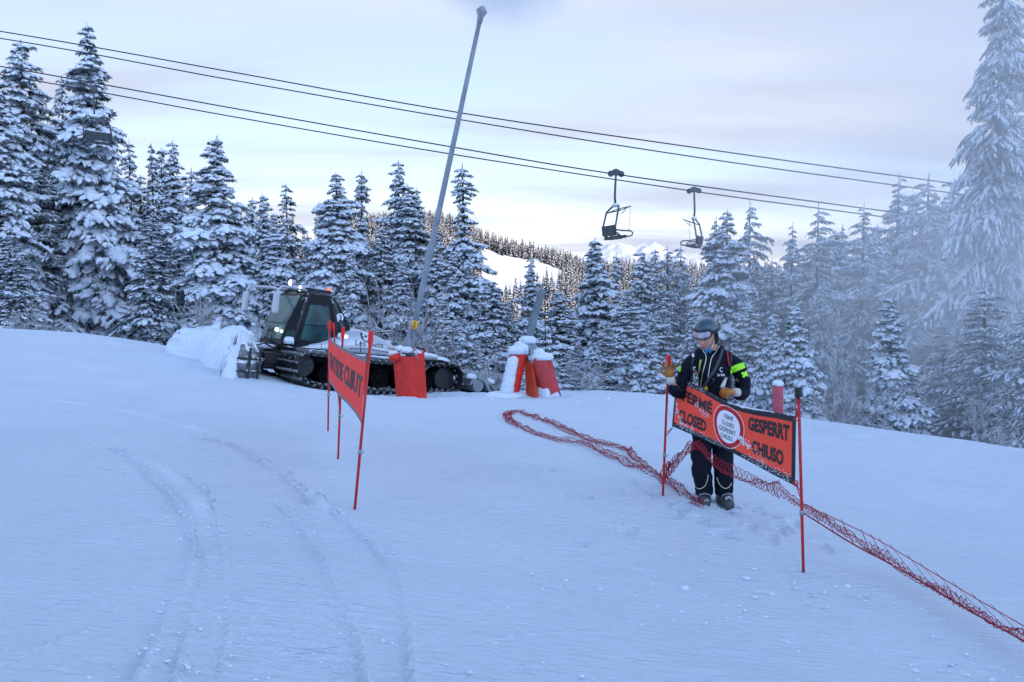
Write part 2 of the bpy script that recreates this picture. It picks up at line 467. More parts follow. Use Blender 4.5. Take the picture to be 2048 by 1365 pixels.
# high thin cloud: a flat layer looked up by direction, patches of pale blue left between the streaks
tc = N.new('ShaderNodeTexCoord')
sx = N.new('ShaderNodeSeparateXYZ'); Lk.new(tc.outputs['Generated'], sx.inputs[0])
def mth(op, a, b=None, c=None):
    n = N.new('ShaderNodeMath'); n.operation = op
    for i, v in enumerate((a, b, c)):
        if v is None: continue
        if isinstance(v, (int, float)): n.inputs[i].default_value = v
        else: Lk.new(v, n.inputs[i])
    return n.outputs[0]
zc = mth('ADD', mth('MAXIMUM', sx.outputs['Z'], 0.0), .10)
u = mth('DIVIDE', sx.outputs['X'], zc); v_ = mth('DIVIDE', sx.outputs['Y'], zc)
cb = N.new('ShaderNodeCombineXYZ'); Lk.new(u, cb.inputs[0]); Lk.new(v_, cb.inputs[1])
mp = N.new('ShaderNodeMapping'); mp.inputs['Rotation'].default_value = (0, 0, .22); mp.inputs['Scale'].default_value = (.42, 1.15, 1); mp.inputs['Location'].default_value = (2.3, 1.1, 0)
Lk.new(cb.outputs[0], mp.inputs['Vector'])
n1 = N.new('ShaderNodeTexNoise'); n1.inputs['Scale'].default_value = .62; n1.inputs['Detail'].default_value = 5; n1.inputs['Roughness'].default_value = .5; n1.inputs['Distortion'].default_value = .35
Lk.new(mp.outputs[0], n1.inputs['Vector'])
cov = N.new('ShaderNodeMapRange'); cov.interpolation_type = 'SMOOTHSTEP'
cov.inputs['From Min'].default_value = .37; cov.inputs['From Max'].default_value = .62
Lk.new(n1.outputs['Fac'], cov.inputs['Value'])
# the cloud bank fills the low part of the sky in front, the zenith stays clear
el = N.new('ShaderNodeMapRange'); el.interpolation_type = 'SMOOTHSTEP'
el.inputs['From Min'].default_value = .34; el.inputs['From Max'].default_value = .62; el.inputs['To Min'].default_value = 1; el.inputs['To Max'].default_value = 0
Lk.new(sx.outputs['Z'], el.inputs['Value'])
fr = N.new('ShaderNodeMapRange'); fr.interpolation_type = 'SMOOTHSTEP'
fr.inputs['From Min'].default_value = -.3; fr.inputs['From Max'].default_value = .45
Lk.new(sx.outputs['Y'], fr.inputs['Value'])
hz = N.new('ShaderNodeMapRange'); hz.interpolation_type = 'SMOOTHSTEP'
hz.inputs['From Min'].default_value = .20; hz.inputs['From Max'].default_value = .34
Lk.new(sx.outputs['Z'], hz.inputs['Value'])
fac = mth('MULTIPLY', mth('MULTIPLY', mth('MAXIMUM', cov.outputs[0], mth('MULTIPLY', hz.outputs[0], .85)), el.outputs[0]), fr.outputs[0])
# cloud colour: whiter low, lavender grey higher, mottled
n2 = N.new('ShaderNodeTexNoise'); n2.inputs['Scale'].default_value = 1.4; n2.inputs['Detail'].default_value = 4
Lk.new(mp.outputs[0], n2.inputs['Vector'])
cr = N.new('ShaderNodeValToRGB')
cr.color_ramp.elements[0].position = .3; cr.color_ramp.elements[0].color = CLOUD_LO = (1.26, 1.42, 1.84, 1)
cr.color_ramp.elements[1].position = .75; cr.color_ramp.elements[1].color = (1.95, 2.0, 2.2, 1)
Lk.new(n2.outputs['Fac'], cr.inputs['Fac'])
mx = N.new('ShaderNodeMix'); mx.data_type = 'RGBA'
Lk.new(fac, mx.inputs['Factor']); 
# milky veil of humid air in front, under and between the clouds
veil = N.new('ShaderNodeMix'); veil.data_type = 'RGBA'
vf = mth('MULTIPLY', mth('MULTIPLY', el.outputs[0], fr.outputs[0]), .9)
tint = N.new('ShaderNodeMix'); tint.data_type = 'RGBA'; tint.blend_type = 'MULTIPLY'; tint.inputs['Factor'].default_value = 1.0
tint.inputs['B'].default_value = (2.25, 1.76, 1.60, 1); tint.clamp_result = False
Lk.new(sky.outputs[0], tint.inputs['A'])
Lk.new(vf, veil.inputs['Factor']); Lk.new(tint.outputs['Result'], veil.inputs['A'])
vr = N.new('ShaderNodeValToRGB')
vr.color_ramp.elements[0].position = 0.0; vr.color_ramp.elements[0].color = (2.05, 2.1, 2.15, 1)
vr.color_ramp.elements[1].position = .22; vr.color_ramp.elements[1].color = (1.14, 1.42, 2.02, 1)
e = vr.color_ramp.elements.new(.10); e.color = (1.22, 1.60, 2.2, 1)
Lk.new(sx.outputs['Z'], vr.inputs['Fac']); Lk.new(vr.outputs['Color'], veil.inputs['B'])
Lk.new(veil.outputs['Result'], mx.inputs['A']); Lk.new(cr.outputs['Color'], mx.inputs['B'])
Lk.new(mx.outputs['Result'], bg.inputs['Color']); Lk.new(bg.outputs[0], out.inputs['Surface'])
sd = bpy.data.lights.new('sun', 'SUN'); sd.energy = 1.5; sd.angle = math.radians(.5); sd.color = (1.0, .80, .62)
so = bpy.data.objects.new('sun', sd); link(so)
so.rotation_euler = sun_dir.to_track_quat('Z', 'Y').to_euler()
sc.view_settings.view_transform = 'Standard'; sc.view_settings.look = 'None'
sc.view_settings.exposure = 1.62; sc.view_settings.gamma = 1.0
sc.render.engine = 'CYCLES'
sc.cycles.use_denoising = True
sc.cycles.max_bounces = 6; sc.cycles.diffuse_bounces = 3; sc.cycles.glossy_bounces = 3; sc.cycles.transmission_bounces = 6
sc.cycles.volume_bounces = 4; sc.cycles.transparent_max_bounces = 12
# ------------------------------------------------------------------ snow laden spruces
def tube_np(pts, rad, n=6, flat=1.0, up=True):
    """pts (k,3), rad (k,): tube with its rings squashed vertically by flat"""
    pts = np.asarray(pts, float); k = len(pts)
    t = np.gradient(pts, axis=0); t /= np.linalg.norm(t, axis=1, keepdims=True) + 1e-9
    a = np.array([0, 0, 1.0])
    u = np.cross(t, a); un = np.linalg.norm(u, axis=1, keepdims=True)
    u = np.where(un > .05, u / (un + 1e-9), np.array([1.0, 0, 0]))
    w = np.cross(u, t)
    ang = np.arange(n) * 2 * PI / n
    V = pts[:, None, :] + rad[:, None, None] * (u[:, None, :] * np.cos(ang)[None, :, None] + w[:, None, :] * (np.sin(ang) * flat)[None, :, None])
    i = np.arange(k - 1)[:, None] * n; j = np.arange(n)[None, :]; j2 = (j + 1) % n
    F = np.stack([i + j, i + j2, i + n + j2, i + n + j], -1).reshape(-1, 4)
    return V.reshape(-1, 3), F

class NP:
    def __init__(s): s.v = []; s.f = []; s.n = 0
    def add(s, V, F):
        s.v.append(V); s.f.append(F + s.n); s.n += len(V)
    def get(s): return np.concatenate(s.v), np.concatenate(s.f)

def needles(pts, dirs, ln, wd, rng, hang=.35):
    """leaf sized blades: pts (m,3) roots, dirs (m,3)"""
    m = len(pts)
    d = dirs + rng.normal(0, .35, (m, 3)); d[:, 2] -= hang * rng.random(m)
    d /= np.linalg.norm(d, axis=1, keepdims=True)
    s = np.cross(d, rng.normal(0, 1, (m, 3))); s /= np.linalg.norm(s, axis=1, keepdims=True) + 1e-9
    l = ln * (0.6 + .8 * rng.random(m))[:, None]; wv = wd * (0.7 + .6 * rng.random(m))[:, None]
    V = np.stack([pts - s * wv * .5, pts + s * wv * .5, pts + d * l + s * wv * .3, pts + d * l - s * wv * .3], 1)
    return V.reshape(-1, 3), np.arange(m * 4).reshape(m, 4)

def branch_module(L, rng, snow=1.0, droop=.25, sparse=1.0, wk=1.0, fine=.17):
    """branch along +X; returns (needle V,F), (snow V,F)"""
    nd, sn = NP(), NP()
    def axis(L, d0, start, yaw, k=7, dr=None):
        t = np.linspace(0, 1, k)
        dr = droop if dr is None else dr
        x = t * L
        bend = rng.normal(0, .05)
        p = np.stack([x * math.cos(yaw) - bend * L * t * t * math.sin(yaw), x * math.sin(yaw) + bend * L * t * t * math.cos(yaw), -dr * L * t ** 2 * .9], 1)
        return start + p
    def dress(ax, L, width, main=False):
        V, F = tube_np(ax, np.linspace(.018 * (1 + L * .4), .006, len(ax)), 4); nd.add(V, F)
        # blades
        m = int(L / .030 * sparse)
        t = rng.random(m) ** .85 * (len(ax) - 1)
        i = np.minimum(t.astype(int), len(ax) - 2); f = (t - i)[:, None]
        pts = ax[i] * (1 - f) + ax[i + 1] * f
        tg = ax[i + 1] - ax[i]; tg /= np.linalg.norm(tg, axis=1, keepdims=True)
        side = np.cross(tg, [0, 0, 1.0]); side /= np.linalg.norm(side, axis=1, keepdims=True) + 1e-9
        sg = np.where(rng.random(m) < .5, -1, 1)[:, None]
        for _ in range(2):
            V, F = needles(pts, tg * .55 + side * sg * rng.random((m, 1)) * 1.0 + np.array([0, 0, -.35]), .13, .035, rng, .6); nd.add(V, F)
            sg = -sg
        # snow lying along the shoot in one or two runs
        if snow <= 0: return
        runs = [(rng.uniform(0, .25), 1.02)] if rng.random() < .4 else [(0.05, rng.uniform(.35, .5)), (rng.uniform(.55, .65), 1.03)]
        for a, b in runs:
            if rng.random() > snow * 1.1: continue
            k = max(4, int((b - a) * L / .075) + 2); k = min(k, 15)
            tt = np.linspace(a, b, k) * (len(ax) - 1)
            i = np.clip(tt.astype(int), 0, len(ax) - 2); f = (tt - i)[:, None]
            p = ax[i] * (1 - f) + ax[i + 1] * f
            prof = np.sqrt(np.clip(np.sin(np.linspace(.12, PI - .12, k)), 0.05, 1))
            r = width * prof * (0.45 + .95 * rng.random(k) ** 1.2) * (.55 + .45 * snow)
            r[0] *= .4; r[-1] *= .45
            p = p + np.array([0, 0, 1.0]) * (r * .42)[:, None]
            n = 7
            V, F = tube_np(p, r, n, .66)
            V = V.reshape(k, n, 3)
            V[1:-1] += rng.normal(0, .24, (k - 2, n, 3)) * r[1:-1, None, None]
            V[0] = V[0].mean(0); V[-1] = V[-1].mean(0)
            sn.add(V.reshape(-1, 3), F)
    ax = axis(L, 0, np.zeros(3), 0, 8)
    dress(ax, L, wk * (.085 + .055 * L), True)
    m = int(L / fine) + 2
    for q in range(m):
        t = .14 + .80 * (q + rng.random() * .5) / m
        i = min(int(t * 7), 6); f = t * 7 - i
        st = ax[i] * (1 - f) + ax[i + 1] * f
        sg = 1 if q % 2 else -1
        l = L * (.46 * (1 - t) ** .8 + .12) * rng.uniform(.7, 1.15) + .06
        yaw = sg * math.radians(rng.uniform(32, 58))
        sa = axis(l, 0, st, yaw, 5, dr=droop * 1.1 + rng.uniform(0, .3))
        sa[:, 2] += (sa[:, 0] - st[0]) * (ax[-1, 2] - ax[0, 2]) / L * t * 1.2
        dress(sa, l, wk * (.06 + .07 * l))
    return nd.get(), sn.get()

_mod_cache = {}
def modules(kind):
    if kind in _mod_cache: return _mod_cache[kind]
    rng = np.random.default_rng(hash(kind) % 1000 if False else {'heavy': 1, 'medium': 2, 'frost': 3, 'young': 4, 'dark': 5, 'giant': 6}[kind])
    cfg = {'heavy': (1.05, .30, 1.15, 1.05), 'medium': (.92, .30, 1.15, 1.05), 'frost': (.7, .38, 1.0, .62, .14), 'giant': (.5, .42, 1.3, .42, .10), 'young': (1.3, .22, .8), 'dark': (.6, .28, 1.1)}[kind]
    out = {}
    for key, L in (('s', .55), ('m', 1.25), ('l', 2.3)):
        out[key] = [branch_module(L, rng, *cfg) for _ in range(4)]
    _mod_cache[kind] = (out, cfg)
    return _mod_cache[kind]

def make_spruce(seed, kind, H, R, gap=.31, per=7, start=.04, power=.95, tip_bare=0.0, side_bias=0.0, tilt=(20, -42), irr=.70):
    rng = np.random.default_rng(seed)
    mods, cfg = modules(kind)
    nd, sn = NP(), NP()
    z = H * start
    ph = rng.random() * 6
    lob = [(rng.uniform(.06, .2), rng.integers(1, 4), rng.random() * 6) for _ in range(3)]
    while z < H * .985:
        t = z / H
        prof = R * (1 - t) ** power + .08
        prof *= 1 + .16 * math.sin(z * 2.6 + ph) + rng.normal(0, .09)
        k = max(3, int(per * (0.55 + .6 * (1 - t)) + rng.integers(-1, 2)))
        a0 = rng.random() * 2 * PI
        if tip_bare and 1 - tip_bare < t < 1 - tip_bare * .45: prof *= .45
        for j in range(k):
            az = a0 + 2 * PI * j / k + rng.normal(0, .22)
            m = 1 + sum(a * math.sin(n * az + p + z * .35) for a, n, p in lob) + side_bias * math.cos(az)
            L = prof * m * rng.uniform(irr, 1.86 - irr)
            L = max(.16, L)
            key = 's' if L < .85 else ('m' if L < 1.75 else 'l')
            base = {'s': .55, 'm': 1.25, 'l': 2.3}[key]
            (nv, nf), (sv, sf) = mods[key][rng.integers(0, 4)]
            s = L / base
            el = math.radians(tilt[0] * t ** 1.2 + tilt[1] * (1 - t) ** .7 * rng.uniform(.55, 1.2) + rng.normal(0, 5))
            roll = rng.normal(0, .2)
            M = Matrix.Translation((0, 0, z + rng.uniform(-.12, .12))) @ Matrix.Rotation(az, 4, 'Z') @ Matrix.Rotation(-el, 4, 'Y') @ Matrix.Rotation(roll, 4, 'X')
            A = np.array(M)[:3, :3]; T = np.array(M)[:3, 3]
            ss = np.array([s, s * rng.uniform(.85, 1.1) * (-1 if rng.random() < .5 else 1), s ** .5])
            nd.add((nv * ss) @ A.T + T, nf)
            if len(sv): sn.add((sv * ss) @ A.T + T, sf)
        z += gap * (0.55 + .75 * (1 - t)) * rng.uniform(.8, 1.2) * (H / 16) ** .5
    # leader with its snow knobs
    for q in range(5):
        zz = H * (.955 + .009 * q); r = .07 * (1 - q * .15) * rng.uniform(.7, 1.2)
        V, F = tube_np(np.array([[0, 0, zz - r], [0, 0, zz], [0, 0, zz + r]]) + rng.normal(0, .02, (3, 3)), np.array([r * .4, r, r * .3]), 6); sn.add(V, F)
    tr = MB()
    zz = [-1.2, 0, .3, H * .3, H * .6, H * .85, H]
    rr = [H * .022, H * .0175, H * .015, H * .011, H * .006, H * .003, .01]
    tr.tube([(rng.normal(0, .01) * H * .1, rng.normal(0, .01) * H * .1, q) for q in zz], rr, 9)
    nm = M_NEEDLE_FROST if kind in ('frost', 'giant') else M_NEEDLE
    crown = mesh_np('crown', *nd.get(), nm, smooth=False)
    snow = mesh_np('snow_cover', *sn.get(), M_SNOW)
    return dict(H=H, R=R, crown=crown, snow=snow, trunk=tr)

TREE_PROTO = {}
def proto(name, **kw):
    p = make_spruce(**kw)
    o = p['trunk'].build('trunk', M_BARK, None, smooth=True)
    me = o.data; bpy.data.objects.remove(o)
    p['trunk_me'] = me
    TREE_PROTO[name] = p
proto('heavyA', seed=11, kind='heavy', H=17, R=3.1, per=8)
proto('heavyB', seed=12, kind='heavy', H=15, R=2.7, per=7, side_bias=.12)
proto('medA', seed=13, kind='medium', H=16, R=2.6, per=7, gap=.38)
proto('medB', seed=14, kind='medium', H=15, R=2.1, per=6, gap=.40, power=.7)
proto('medC', seed=19, kind='medium', H=15, R=2.3, per=6, gap=.36, power=.95, tip_bare=.28)
proto('darkA', seed=15, kind='dark', H=14, R=1.8, per=6, gap=.42, power=.8)
proto('frostA', seed=16, kind='frost', H=16, R=2.9, per=6, gap=.50, power=.75, tilt=(15, -24))
proto('frostB', seed=17, kind='frost', H=15, R=2.2, per=6, gap=.44, power=.8, tilt=(20, -30))
proto('giantA', seed=23, kind='frost', H=20, R=2.7, per=7, gap=.36, power=.55, tilt=(8, -20), irr=.55)
proto('youngA', seed=18, kind='young', H=7, R=1.35, per=7, gap=.26, power=.9)

def spruce(px, py, D, w, kind, label, rot=None, group=None, base=None):
    """top of the tree at pixel (px, py), D metres away, w = widest crown width in photo pixels"""
    top = P(px, py, D)
    zb = g1(top.x, D) - .25 if base is None else base
    H = top.z - zb
    p = TREE_PROTO[kind]; w = w * {'giantA': 1.42, 'frostA': 1.6, 'frostB': 1.7, 'youngA': 1.5, 'darkA': 1.6}.get(kind, 1.78)
    sz = H / p['H']; sr = (w / 2 * D / FPX) / (p['R'] * 1.05)
    sr = sr if w else sz
    o = thing('spruce_tree', label, 'tree', (top.x, D, zb), random.random() * 6.28 if rot is None else rot, group)
    o.scale = (sr, sr, sz)
    for nm, me in (('trunk', p['trunk_me']), ('crown', p['crown']), ('snow_cover', p['snow'])):
        obj_me(nm, me, o)
    return o
TREES = [
 # left block
 (175, 45, 60, 225, 'heavyA', 'tallest snow-laden spruce of the left, with an empty chairlift chair in front of it'),
 (42, 78, 60, 175, 'medB', 'second tallest spruce at the left, its thin snowy tip just left of the tallest one'),
 (-12, 150, 50, 190, 'heavyB', 'thick snowy spruce cut by the left edge of the view'),
 (122, 150, 66, 130, 'medA', 'dark spruce showing between the two tallest spruces on the left'),
 (75, 330, 58, 170, 'frostB', 'loose drooping spruce with frosted hanging twigs left of the tallest spruce'),
 (20, 470, 46, 130, 'darkA', 'dark spruce low at the left edge above the snow bank'),
 (258, 278, 66, 110, 'medC', 'spruce with a pointed snowy top just right of the tallest spruce'),
 (302, 286, 70, 80, 'darkA', 'narrow dark spruce, left one of the narrow pair behind the left block'),
 (322, 293, 74, 80, 'medB', 'narrow spruce, right one of the narrow pair behind the left block'),
 (345, 281, 60, 150, 'medA', 'dark-centred spruce standing between the tallest spruce and the broad one behind the groomer blade'),
 (382, 335, 64, 120, 'medC', 'spruce half hidden behind the left side of the broad spruce above the groomer blade'),
 (433, 270, 50, 195, 'heavyB', 'broad snow-laden spruce standing behind the groomer blade'),
 (300, 430, 48, 130, 'darkA', 'shadowy lower spruce at the right foot of the tallest spruce'),
 (355, 480, 52, 110, 'medB', 'lower spruce in the dark gap left of the broad spruce above the blade'),
 # behind the groomer
 (505, 395, 66, 90, 'medB', 'slim snowy spruce rising just right of the broad one above the blade'),
 (525, 384, 62, 110, 'heavyB', 'snowy spruce top left of the dark pointed spruce'),
 (548, 425, 50, 135, 'heavyA', 'rounded snowy spruce directly behind the groomer mirrors'),
 (571, 367, 70, 95, 'darkA', 'dark pointed spruce with little snow behind the groomer cab'),
 (615, 470, 56, 110, 'medA', 'lower dark spruce filling the gap above the groomer cab roof'),
 (672, 343, 50, 190, 'heavyA', 'pale snow-laden spruce with a twin leader above the groomer bonnet'),
 (640, 410, 60, 110, 'medC', 'spruce peeping out left of the pale spruce with the twin leader'),
 (722, 341, 58, 140, 'medC', 'slender spruce with an arched tip between the pale spruce and the tall pair'),
 (797, 320, 56, 165, 'medA', 'tall snowy spruce left of the snow gun lance'),
 (815, 367, 54, 140, 'medB', 'spruce pressed against the right side of the tall one left of the lance'),
 (832, 372, 66, 100, 'medC', 'narrow spruce top close behind the snow gun lance'),
 (760, 450, 50, 120, 'darkA', 'low dark spruce behind the groomer bonnet'),
 (700, 500, 48, 110, 'heavyB', 'low snowy spruce beside the foot of the pale twin-leader spruce'),
 (805, 520, 46, 130, 'medA', 'small spruce leaning over behind the rear of the groomer'),
 (925, 328, 52, 175, 'medC', 'tall spruce with a snow-capped bare tip right of the lance'),
 (873, 460, 50, 140, 'medA', 'spruce crossed by the lower part of the lance'),
 (885, 590, 40, 150, 'heavyB', 'small snowy spruce behind the groomer tiller'),
 (905, 500, 46, 120, 'heavyA', 'spruce at the left foot of the one with the capped tip'),
 (955, 680, 32, 70, 'youngA', 'knee-high young spruce above the snow bank between the two snow guns'),
 (985, 560, 44, 110, 'medB', 'lower spruce right under the one with the capped tip'),
 # middle
 (1018, 602, 50, 95, 'darkA', 'dark spruce just left of the folded grey lance'),
 (1062, 515, 60, 115, 'medA', 'spruce standing above the top end of the folded lance'),
 (1115, 580, 40, 160, 'heavyB', 'snowy spruce right of the folded lance'),
 (1140, 700, 30, 70, 'youngA', 'young snowy spruce right beside the snow gun with the folded lance'),
 (1190, 474, 50, 160, 'heavyB', 'tall spruce with a thin dark tip in the middle, left under the nearer hanging chair'),
 (1232, 505, 62, 105, 'medC', 'spruce just left of the far white mountain'),
 (1255, 578, 38, 165, 'heavyA', 'full snowy spruce in front of the forested hill, under the far mountain'),
 (1283, 500, 66, 100, 'medB', 'thin spruce whose tip overlaps the far mountain on its right'),
 (1310, 497, 70, 110, 'medA', 'medium spruce left of the one with the bushy crown'),
 (1335, 489, 60, 115, 'frostB', 'frosted spruce with open branches left of the helmeted person'),
 (1330, 592, 42, 150, 'medA', 'snowy spruce directly behind the glove raised on the red pole'),
 (1362, 482, 62, 115, 'frostA', 'feathery spruce under the farther hanging chair'),
 (1385, 602, 34, 100, 'heavyB', 'slim snowy spruce just left of the helmet'),
 (1215, 640, 34, 110, 'medA', 'lower spruce overlapping the foot of the tall one with the dark tip'),
 (1290, 650, 34, 110, 'youngA', 'low bushy spruce left of the red pole held by the person'),
 (1455, 418, 44, 185, 'heavyA', 'whitened thick spruce rising behind the helmet'),
 (1432, 432, 58, 120, 'frostB', 'frosty spruce left behind the thick one at the helmet, touching the farther chair'),
 # right, in the mist
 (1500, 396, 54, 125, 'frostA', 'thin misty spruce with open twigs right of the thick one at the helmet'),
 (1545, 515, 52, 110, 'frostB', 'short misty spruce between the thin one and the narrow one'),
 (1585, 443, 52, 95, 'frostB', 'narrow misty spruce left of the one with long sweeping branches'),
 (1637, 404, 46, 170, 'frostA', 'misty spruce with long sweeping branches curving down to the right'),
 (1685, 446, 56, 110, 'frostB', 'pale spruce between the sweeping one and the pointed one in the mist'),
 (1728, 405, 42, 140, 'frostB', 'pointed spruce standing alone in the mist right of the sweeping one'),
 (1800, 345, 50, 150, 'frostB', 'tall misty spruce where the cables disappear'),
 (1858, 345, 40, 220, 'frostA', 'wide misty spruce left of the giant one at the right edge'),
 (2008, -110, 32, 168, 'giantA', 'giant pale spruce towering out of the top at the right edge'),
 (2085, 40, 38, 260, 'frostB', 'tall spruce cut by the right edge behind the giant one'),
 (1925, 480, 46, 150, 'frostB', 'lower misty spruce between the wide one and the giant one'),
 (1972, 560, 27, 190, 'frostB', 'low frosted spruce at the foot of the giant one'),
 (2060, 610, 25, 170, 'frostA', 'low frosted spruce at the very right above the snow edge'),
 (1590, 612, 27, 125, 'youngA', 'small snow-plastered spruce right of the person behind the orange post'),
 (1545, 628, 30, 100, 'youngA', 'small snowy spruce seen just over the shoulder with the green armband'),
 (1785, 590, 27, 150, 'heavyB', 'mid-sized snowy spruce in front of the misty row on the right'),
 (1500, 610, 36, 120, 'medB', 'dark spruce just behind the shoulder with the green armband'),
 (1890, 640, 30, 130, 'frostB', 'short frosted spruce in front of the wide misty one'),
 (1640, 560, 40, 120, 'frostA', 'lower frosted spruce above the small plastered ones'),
]
for i, t in enumerate(TREES):
    spruce(*t, rot=(i * 2.399) % 6.283, group='snow-covered spruces around the piste')

for i, (px, py) in enumerate([(-25, 250), (15, 300), (95, 240), (150, 330), (215, 330), (235, 390), (280, 350), (325, 370), (365, 400), (410, 430)]):
    spruce(px, py, 72 + 3 * (i % 3), 130, ['darkA', 'medA', 'medB'][i % 3], 'dark spruce deep in the wood behind the tallest ones, mostly hidden', rot=i * 1.3, group='hidden spruces behind the tallest ones')
# shadowed filler rows deep in the wood: nothing tells them apart
rngf = np.random.default_rng(33)
for i in range(34):
    px = -40 + i * 31.5
    if 960 < px: break
    py = np.interp(px, [-40, 250, 420, 520, 640, 760, 860, 960], [380, 400, 460, 520, 500, 500, 500, 560]) + rngf.uniform(-25, 30)
    spruce(px + rngf.uniform(-12, 12), py, rngf.uniform(66, 84), rngf.uniform(95, 140), ['darkA', 'medA', 'medB'][i % 3],
           'dark spruce deep in the wood behind the groomer, mostly hidden', rot=rngf.uniform(0, 6), group='hidden spruces deep in the wood')
for i in range(26):
    px = 1400 + i * 27
    py = np.interp(px, [1400, 1550, 1700, 1850, 2060], [560, 530, 470, 400, 320]) + rngf.uniform(-25, 30)
    spruce(px + rngf.uniform(-12, 12), py, rngf.uniform(48, 66), rngf.uniform(95, 140), ['frostB', 'medB', 'darkA'][i % 3],
           'pale spruce deep in the misty wood on the right, mostly hidden', rot=rngf.uniform(0, 6), group='hidden spruces deep in the misty wood')
# ------------------------------------------------------------------ far hill with its forest, far mountain
def hill_profile(px):      # photograph row of the hill's skyline (ground, without its trees)
    return np.interp(px, [300, 500, 600, 700, 800, 880, 930, 1000, 1060, 1120, 1170, 1300, 1450, 1600, 1900, 2400], [452, 455, 457, 459, 455, 452, 473, 503, 512, 531, 545, 548, 552, 556, 560, 566])
def hill_z(x, y):
    """open slope that climbs away from the valley to a ridge about 450 m off"""
    px = CX + x / np.maximum(y, 1) * FPX
    t = np.clip((y - 190) / 250.0, 0, 1)
    yr = 440.0
    row = hill_profile(px)
    zr = CZ + (HOR - row) / FPX * yr
    z0 = -24.0
    z = z0 + (zr - z0) * (0.55 * t + 0.45 * smooth01(t))
    z = z + 2.2 * fbm(x / 38, y / 38, 3, 91) * t * (1 - t) * 2
    over = np.maximum(y - yr, 0)
    return z - .0035 * over ** 1.7
hx = np.linspace(-260, 420, 240); hy = np.r_[np.linspace(170, 450, 130), np.linspace(455, 800, 30)]
HX, HY = np.meshgrid(hx, hy)
HZ = hill_z(HX, HY)
V = np.stack([HX.ravel(), HY.ravel(), HZ.ravel()], 1)
idx = np.arange(HX.size).reshape(HX.shape)
F = np.stack([idx[:-1, :-1].ravel(), idx[:-1, 1:].ravel(), idx[1:, 1:].ravel(), idx[1:, :-1].ravel()], 1)
M_HILL = mat('hill_snow', (.84, .84, .85), rough=.8, nscale=.06, spec=.2, col2=(.70, .66, .62))
nt = M_HILL.node_tree
for n in nt.nodes:
    if n.type == 'VALTORGB': n.color_ramp.elements[0].position = .55; n.color_ramp.elements[1].position = .75
hill = obj_me('hill', mesh_np('hill', V, F, M_HILL)); hill['kind'] = 'structure'

rng = np.random.default_rng(5)
def small_conifers(n, rng):
    """a few low conifer shapes: tiers of drooping leaf clumps with snow on them"""
    out = []
    for _ in range(n):
        d, s = NP(), NP()
        z = .06
        while z < 1.0:
            r = .19 * (1 - z) ** .8 + .012
            k = 7
            a = rng.random() * 6.28 + np.arange(k) * 6.28 / k + rng.normal(0, .2, k)
            rr = r * rng.uniform(.6, 1.25, k)
            for q in range(k):
                c, sn_ = math.cos(a[q]), math.sin(a[q]); w_ = rr[q] * .42
                tip = np.array([c * rr[q], sn_ * rr[q], z - rr[q] * .55]); root = np.array([0, 0, z + .03])
                side = np.array([-sn_, c, 0]) * w_
                mid = (tip + root) / 2 + np.array([0, 0, .012])
                d.add(np.array([root, mid - side - [0, 0, .03], tip - [0, 0, .015], mid + side - [0, 0, .03]]), np.array([[0, 1, 2, 3]]))
                if rng.random() < .62:
                    u = np.array([0, 0, .012]); f = rng.uniform(.5, .8)
                    s.add(np.array([root * .7 + tip * .3 + u, mid - side * f + u * .2, tip + u, mid + side * f + u * .2]), np.array([[0, 1, 2, 3]]))
            z += .058 * rng.uniform(.8, 1.2)
        out.append((d.get(), s.get()))
    return out
SC = small_conifers(7, rng)
M_FARN = mat('far_needles', (.030, .030, .024), rough=.9, nscale=.4, col2=(.06, .065, .062), spec=.1)
M_FARS = mat('far_snow', (.80, .80, .82), rough=.85, spec=.1)
def clearing(px, row):
    """open ski run on the hillside, in hill coordinates expressed as bearing and height angle"""
    a = (965 < px) & (px < 1128) & (row > hill_profile(px) + 9) & (row < np.interp(px, [965, 1000, 1060, 1128], [640, 615, 590, 562]))
    b = (884 < px) & (px < 940) & (row > hill_profile(px) + 14) & (row < np.interp(px, [872, 965], [486, 500]))
    c = (590 < px) & (px < 650) & (row > 452) & (row < 500)
    return a | b | c
def forest(name, n, cond, label, hmin, hmax):
    d, s = NP(), NP(); cnt = 0
    while cnt < n:
        y = 200 + 262 * rng.random() ** .8; x = rng.uniform(-.24, .62) * y
        z = float(hill_z(np.array([x]), np.array([y]))[0])
        px = CX + x / y * FPX; row = HOR - (z - CZ) / y * FPX
        if bool(clearing(np.array(px), np.array(row))) and rng.random() > .004: continue
        if not cond(px, row): continue
        h = rng.uniform(hmin, hmax) * (1.0 if px < 1150 else .9)
        (nv, nf), (sv, sf) = SC[rng.integers(0, len(SC))]
        a = rng.random() * 6.28; c_, s_ = math.cos(a), math.sin(a)
        R = np.array([[c_, -s_, 0], [s_, c_, 0], [0, 0, 1]]) * h
        wv = np.array([rng.uniform(.85, 1.25)] * 2 + [1])
        d.add((nv * wv) @ R.T + [x, y, z], nf); s.add((sv * wv) @ R.T + [x, y, z], sf); cnt += 1
    V1, F1 = d.get(); V2, F2 = s.get()
    me = mesh_np(name, np.r_[V1, V2], np.r_[F1, F2 + len(V1)], [M_FARN, M_FARS], smooth=False, mi=np.r_[np.zeros(len(F1)), np.ones(len(F2))])
    o = obj_me(name, me); tag(o, label, 'forest', kind='stuff')
forest('hillside_forest', 4200, lambda px, row: 500 < px < 1700, 'sunlit snowy conifer forest covering the hill across the valley', 5.0, 9.0)

